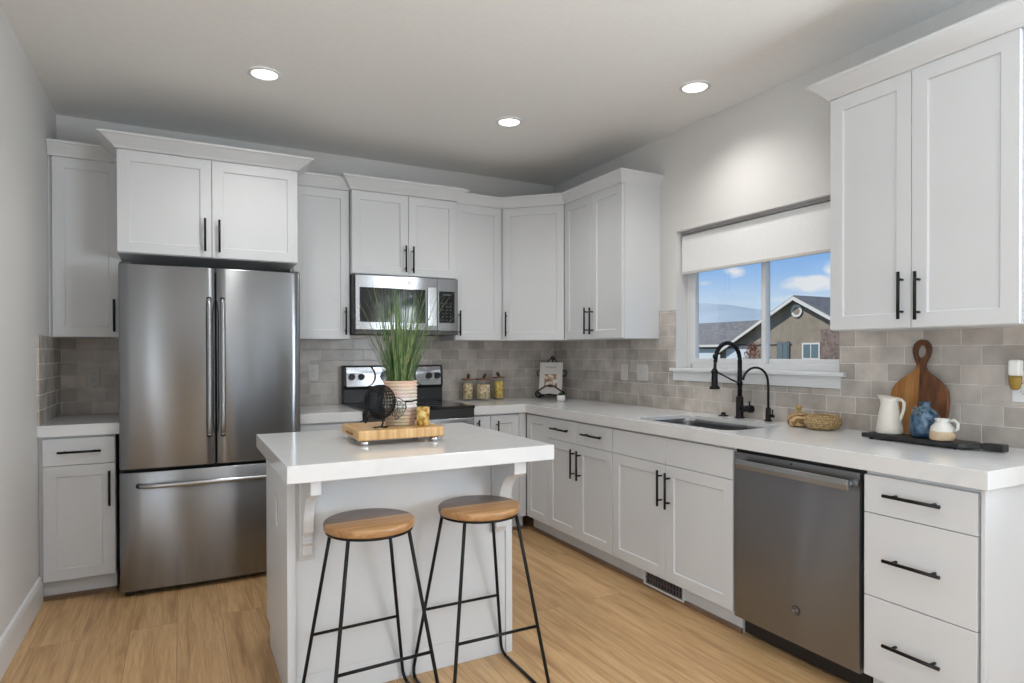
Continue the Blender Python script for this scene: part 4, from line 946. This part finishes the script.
# ------------------------------------------------------------------ things on the island
TZ = CT
tr = empty('wooden_tray', (-2.035, -1.985, TZ), -.02, 'light wood block tray on round silver feet on the island', 'tray')
MB().box(-.180, .180, -.150, .160, .022, .062).build('board', M['butcher'], tr, .006, 3)
for sx in (-1, 1):
    for sy in (-1, 1):
        MB().lathe([(.012, .0005), (.017, .003), (.019, .010), (.017, .018), (.012, .0215)], (sx*.145, sy*.118, 0), n=20).build('foot', M['nickel'], tr)
MB().tube([(-.1805, -.06, .040), (-.184, -.03, .040), (-.184, .03, .040), (-.1805, .06, .040)], .004, 8).build('handle_slot', mat('burnt_wood', (.20, .10, .04), .6), tr)
TB = TZ+.0625
def pot_mat():
    m = mat('ribbed_clay', rough=.7); N, L, B = nodes(m); tc = N('ShaderNodeTexCoord'); sp = N('ShaderNodeSeparateXYZ'); L(tc.outputs['Object'], sp.inputs[0])
    cr = N('ShaderNodeValToRGB'); mr = N('ShaderNodeMapRange'); L(sp.outputs[2], mr.inputs[0]); mr.inputs[1].default_value = 0; mr.inputs[2].default_value = .19; L(mr.outputs[0], cr.inputs[0])
    e = cr.color_ramp.elements; e[0].position = 0; e[0].color = (.46, .34, .25, 1); e[1].position = 1; e[1].color = (.68, .52, .38, 1)
    for p_, c_ in ((.36, (.46, .36, .28, 1)), (.42, (.74, .72, .68, 1)), (.58, (.70, .66, .60, 1)), (.66, (.62, .51, .40, 1))): q = cr.color_ramp.elements.new(p_); q.color = c_
    nz = N('ShaderNodeTexNoise'); nz.inputs['Scale'].default_value = 18; L(tc.outputs['Object'], nz.inputs[0])
    mx = N('ShaderNodeMix'); mx.data_type = 'RGBA'; mx.blend_type = 'OVERLAY'; mx.inputs[0].default_value = .35; L(cr.outputs[0], mx.inputs[6]); L(nz.outputs['Color'], mx.inputs[7]); L(mx.outputs[2], B.inputs['Base Color']); return m
gp = empty('potted_grass', (-2.000, -1.985, TB), 0, 'tall green ornamental grass in a ribbed tan and white pot on the tray', 'potted plant')
pr_ = [(.056, .0005)]
for i in range(61):
    z = .003+.180*i/60; r = .061+.0095*math.sin(min(1, z/.13)*PI/2) + .0024*math.sin(z*2*PI/.0150); pr_.append((r, z))
pr_ += [(.070, .188), (.064, .188), (.062, .16), (.001, .158)]
MB().lathe(pr_, n=48).build('pot', pot_mat(), gp)
def grass():
    w = MB(); rs = random.Random(11)
    def blade(base, ang, lean, L_, wid, curl, n=9):
        bx, by = base; dx, dy = math.cos(ang), math.sin(ang); px, py = -dy, dx; vs = []
        for i in range(n+1):
            t_ = i/n; out = lean*L_*(t_ + curl*t_**3); z = .160 + L_*t_*(1-.28*curl*t_*t_)
            wd = wid*(1-t_**1.6)*.5+.0003
            vs.append((bx+dx*out-px*wd, by+dy*out-py*wd, z)); vs.append((bx+dx*out+px*wd, by+dy*out+py*wd, z + wd*.5))
        w.add(vs, [(2*i, 2*i+1, 2*i+3, 2*i+2) for i in range(n)], True)
    for i in range(230):
        a = rs.uniform(0, 2*PI); r = .045*math.sqrt(rs.random())
        blade((r*math.cos(a), r*math.sin(a)), a+rs.uniform(-.6, .6), rs.uniform(.03, .52)*(1 if i % 3 else .45), rs.uniform(.26, .47), rs.uniform(.0026, .0054), rs.uniform(0, .4))
    for i in range(130):
        a = rs.uniform(0, 2*PI); r = .050*math.sqrt(rs.random())
        blade((r*math.cos(a), r*math.sin(a)), a+rs.uniform(-.5, .5), rs.uniform(.1, .45), rs.uniform(.10, .25), rs.uniform(.004, .008), rs.uniform(0, .3))
    blade((.01, 0), .3, .75, .38, .004, .25); blade((.0, 0), PI-.2, .55, .44, .003, .3)
    return w
def leaf_mat(name, c1, c2, c3):
    m = mat(name, rough=.5); N, L, B = nodes(m); tc = N('ShaderNodeTexCoord'); mp = N('ShaderNodeMapping'); mp.inputs['Scale'].default_value = (60, 60, 2); L(tc.outputs['Object'], mp.inputs[0])
    nz = N('ShaderNodeTexNoise'); nz.inputs['Scale'].default_value = 1.2; L(mp.outputs[0], nz.inputs[0]); cr = N('ShaderNodeValToRGB'); L(nz.outputs[0], cr.inputs[0]); e = cr.color_ramp.elements
    e[0].position = .35; e[0].color = (*c1, 1); e[1].position = .68; e[1].color = (*c3, 1); q = cr.color_ramp.elements.new(.5); q.color = (*c2, 1); L(cr.outputs[0], B.inputs['Base Color']); return m
M['grass'] = leaf_mat('grass_blades', (.03, .11, .03), (.11, .19, .06), (.32, .32, .16))
grass().build('foliage', M['grass'], gp)
MB().lathe([(.001, .159), (.0615, .159)], n=32, cap0=False, cap1=False).build('soil', mat('soil', (.03, .02, .015), .9), gp)

# wire bird
bi = empty('wire_bird', (-2.105, -2.065, TB), 0, 'black wire bird figure with scrollwork breast standing on the tray', 'figurine')
w = MB(); rs = random.Random(5)
bx, bz, ra, rb = -.006, .106, .065, .070
def E(u, v_, s_=1.0):  # ellipsoid point with a raised rear
    return (bx + s_*ra*math.cos(v_)*math.cos(u), s_*.036*math.cos(v_)*math.sin(u), bz + s_*rb*math.sin(v_))
for k_ in range(13):
    u = PI*k_/13; w.tube([E(u, 2*PI*i/28) for i in range(28)], .0014, 5, closed=True)
for k_ in range(-6, 7):
    v_ = k_*PI/15; w.tube([E(2*PI*i/28, v_) for i in range(28)], .0014, 5, closed=True)
for k_ in range(44):
    u = rs.uniform(.35*PI, 1.65*PI); v_ = rs.uniform(-1.2, 1.2); w.tube([E(u+.14*math.cos(a), v_+.22*math.sin(a), 1.01) for a in [i*2*PI/9 for i in range(9)]], .0016, 5, closed=True)
w.build('wire_body', M['black'], bi)
w = MB(); w.lathe([(.001, -.9*rb), (.55*ra, -.75*rb), (.86*ra, -.3*rb), (.9*ra, .1*rb), (.7*ra, .6*rb), (.3*ra, .88*rb), (.001, .92*rb)], (bx-.026, 0, bz-.004), n=24, sx=.50, sy=.42); w.build('inner_lining', mat('dark_blue_lining', (.008, .010, .018), .5), bi)
w = MB()
for cx, cz, r0, tn in ((.055, .085, .018, 1.6), (.048, .055, .014, -1.6), (.075, .068, .015, 1.5), (.070, .100, .012, -1.4), (.055, .110, .010, 1.3), (.090, .084, .011, 1.5), (.060, .038, .010, 1.2)):
    w.tube(spiral(cx, cz, r0, .003, rs.uniform(0, 6), tn, rs.uniform(-.02, -.005)), .0014, 6)
w.tube([(.04, -.01, .125), (.075, -.012, .118), (.098, -.012, .100), (.102, -.012, .080), (.088, -.010, .052), (.055, -.008, .030)], .0018, 6)
w.build('scrollwork', M['black'], bi)
w = MB(); w.tube([(.098, -.010, .104), (.125, -.012, .104), (.160, -.014, .114), (.182, -.015, .122)], [.004, .0035, .003, .001], 8); w.build('beak', M['black'], bi)
w = MB(); w.tube([(-.045, 0, .075), (-.060, 0, .050), (-.066, 0, .022)], [.018, .012, .005], 10); w.build('tail', M['black'], bi)
w = MB(); w.tube([(.004, 0, .045), (.006, 0, .020), (.000, 0, .004)], .0035, 8); w.tube([(-.035, -.008, .003), (-.01, 0, .004), (.012, .004, .003), (.03, .006, .003)], .0028, 8); w.tube([(0, 0, .003), (.015, -.018, .003)], .0028, 8); w.build('leg', M['black'], bi)
# amber votive
M['ambglass'] = noise_color(mat('amber_mercury_glass', rough=.12, Transmission_Weight=.35), (.50, .22, .01), (.98, .72, .25), 38, lo=.42, hi=.56)
vo = empty('votive_holder', (-1.930, -2.072, TB), 0, 'amber glass votive candle holder beside the pot on the tray', 'candle holder')
MB().lathe([(.022, .0006), (.026, .004), (.029, .078), (.027, .078), (.024, .010), (.001, .008)], n=28).build('cup', M['ambglass'], vo)
MB().lathe([(.021, .0105), (.0222, .036), (.001, .036)], n=24).build('candle', mat('wax', (.75, .66, .45), .5), vo)

# ------------------------------------------------------------------ outside the window
def gx(y, z, x=40): return (x, y, z)
M['shingle'] = noise_color(mat('asphalt_shingle', rough=.9), (.085, .084, .086), (.15, .148, .15), 3, (1, 1, 3))
M['stucco'] = noise_color(mat('taupe_stucco', rough=.9), (.20, .172, .135), (.245, .21, .165), 1.5)
M['stone'] = noise_color(mat('brown_stone', rough=.9), (.10, .07, .06), (.20, .15, .13), 5)
M['garage'] = mat('garage_door_paint', (.50, .56, .60), .6)
M['fascia'] = mat('house_trim', (.55, .54, .52), .6)
hs = empty('neighbor_house', (40, 30, -1.2), 0, 'taupe gabled neighbour house with dark shingle roof, seen through the window', 'house')
def hp_(w, name, m): 
    w.v = [(x-40, y-30, z+1.2) for x, y, z in w.v]; return w.build(name, m, hs)
AY, AZ, SL = 28.50, 5.50, .545
def gz(y): return AZ - SL*abs(y-AY)
w = MB(); w.prism([(21.4, -1.2), (36.2, -1.2), (36.2, gz(36.2)), (AY, AZ), (21.4, gz(21.4))], 'x', 40.0, 52.0); hp_(w, 'gable_wing', M['stucco'])
w = MB(); w.prism([(36.6, gz(36.6)+.02), (AY, AZ+.02), (21.0, gz(21.0)+.02), (21.0, gz(21.0)+.25), (AY, AZ+.27), (36.6, gz(36.6)+.25)], 'x', 39.6, 52.3); hp_(w, 'roof', M['shingle'])
w = MB(); w.prism([(36.7, gz(36.7)-.10), (AY, AZ-.12), (20.9, gz(20.9)-.10), (20.9, gz(20.9)+.13), (AY, AZ+.15), (36.7, gz(36.7)+.13)], 'x', 39.45, 39.6); hp_(w, 'gable_fascia', M['fascia'])
w = MB(); w.prism([(39.9, 1.95), (43.4, 4.22), (47, 1.95)], 'y', 29.0, 48.0); hp_(w, 'roof', M['shingle'])
w = MB(); w.box(40.3, 46.5, 36.2, 47.5, -1.2, 1.95); hp_(w, 'garage_wing', M['stucco'])
w = MB(); w.box(39.75, 39.9, 36.2, 48.0, 1.80, 2.0); hp_(w, 'gutter', M['fascia'])
w = MB(); w.prism([(40.2, 2.6), (45.0, 5.45), (50, 2.6)], 'y', 12.0, 26.5); hp_(w, 'roof', M['shingle'])
w = MB(); w.box(40.6, 49.5, 12.3, 21.4, -1.2, 2.6); hp_(w, 'side_wing', M['stucco'])
w = MB(); w.box(39.5, 40.0, 21.4, 26.1, -1.2, 3.0); hp_(w, 'stone_veneer', M['stone'])
for ya, yb in ((33.1, 35.6), (36.6, 40.8), (41.3, 45.5)):
    w = MB(); w.box(39.85 if ya < 36 else 40.15, 40.3, ya, yb, -1.2, 1.62); hp_(w, 'garage_door', M['garage'])
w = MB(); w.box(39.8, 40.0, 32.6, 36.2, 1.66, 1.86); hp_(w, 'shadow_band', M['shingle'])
w = MB(); w.cyl((39.9, 28.5, 4.55), (40.0, 28.5, 4.55), .50, 32); rv = hp_(w, 'round_vent', M['fascia'])
w = MB(); w.cyl((39.87, 28.5, 4.55), (39.9, 28.5, 4.55), .28, 32); w.v = [(x-40, y-30, z+1.2) for x, y, z in w.v]; w.build('vent_louvre', M['stucco'], rv)
def hwin(ya, yb, za, zb, tr_, split_=True):
    w = MB(); w.box(39.9, 40.0, ya, yb, za, zb); o = hp_(w, 'window', tr_)
    w = MB()
    m_ = (ya+yb)/2
    for a, b_ in ((ya+.14, m_-.05), (m_+.05, yb-.14)): w.box(39.88, 39.9, a, b_, za+.12, zb-.12)
    w.v = [(x-40, y-30, z+1.2) for x, y, z in w.v]; w.build('pane', mat('house_glass', (.10, .15, .17), .15), o)
hwin(26.45, 28.0, .75, 2.02, M['fascia']); hwin(29.15, 30.3, .6, 2.15, M['shingle'])
tr_ = empty('red_tree', (37.5, 30.66, -1.2), 0, 'reddish ornamental tree standing before the neighbour house', 'tree')
rs = random.Random(2)
w = MB(); w.tube([(0, 0, 0), (0, .02, 1.2), (.03, .0, 2.2)], [.07, .05, .02], 8)
for i in range(7): a = rs.uniform(0, 6.28); w.tube([(0, 0, 1.0+.15*i), (.3*math.cos(a), .3*math.sin(a), 1.6+.18*i)], [.03, .01], 6)
w.build('trunk', mat('bark', (.10, .06, .04), .9), tr_)
w = MB()
for i in range(900):
    a = rs.uniform(0, 6.28); h_ = rs.uniform(.7, 3.2); r = (.62*math.sin(PI*min(1, (h_-.5)/2.9))+.08)*math.sqrt(rs.random()); x, y = r*math.cos(a), r*math.sin(a); s_ = rs.uniform(.04, .09)
    b_ = rs.uniform(0, 6.28); w.add([(x-s_*math.cos(b_), y-s_*math.sin(b_), h_), (x+s_*math.cos(b_), y+s_*math.sin(b_), h_+.02), (x, y, h_+s_*1.3)], [(0, 1, 2)])
w.build('leaves', noise_color(mat('red_leaves', rough=.8), (.20, .07, .04), (.34, .17, .12), 4), tr_)
structure(MB().box(-4, 900, -600, 900, -1.4, -1.2).build('ground', noise_color(mat('lawn', rough=.95), (.10, .11, .05), (.16, .15, .09), .2)))
# distant mountain ridge, with haze painted into its pale grey-blue colour
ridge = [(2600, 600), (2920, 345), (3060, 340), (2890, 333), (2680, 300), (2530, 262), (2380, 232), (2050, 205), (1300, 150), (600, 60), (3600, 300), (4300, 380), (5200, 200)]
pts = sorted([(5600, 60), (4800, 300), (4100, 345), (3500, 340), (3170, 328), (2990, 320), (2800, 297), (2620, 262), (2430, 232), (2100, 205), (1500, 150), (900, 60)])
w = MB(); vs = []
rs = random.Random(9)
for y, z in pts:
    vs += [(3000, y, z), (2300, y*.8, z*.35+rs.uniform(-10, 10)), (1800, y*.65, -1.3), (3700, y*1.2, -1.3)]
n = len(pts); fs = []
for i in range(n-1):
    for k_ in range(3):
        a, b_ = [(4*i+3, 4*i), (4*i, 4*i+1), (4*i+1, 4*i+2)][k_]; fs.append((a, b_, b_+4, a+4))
w.add(vs, fs, True); structure(w.build('mountain_ridge', noise_color(mat('haze_tinted_hillside', rough=1), (.27, .33, .365), (.31, .37, .40), .004)))
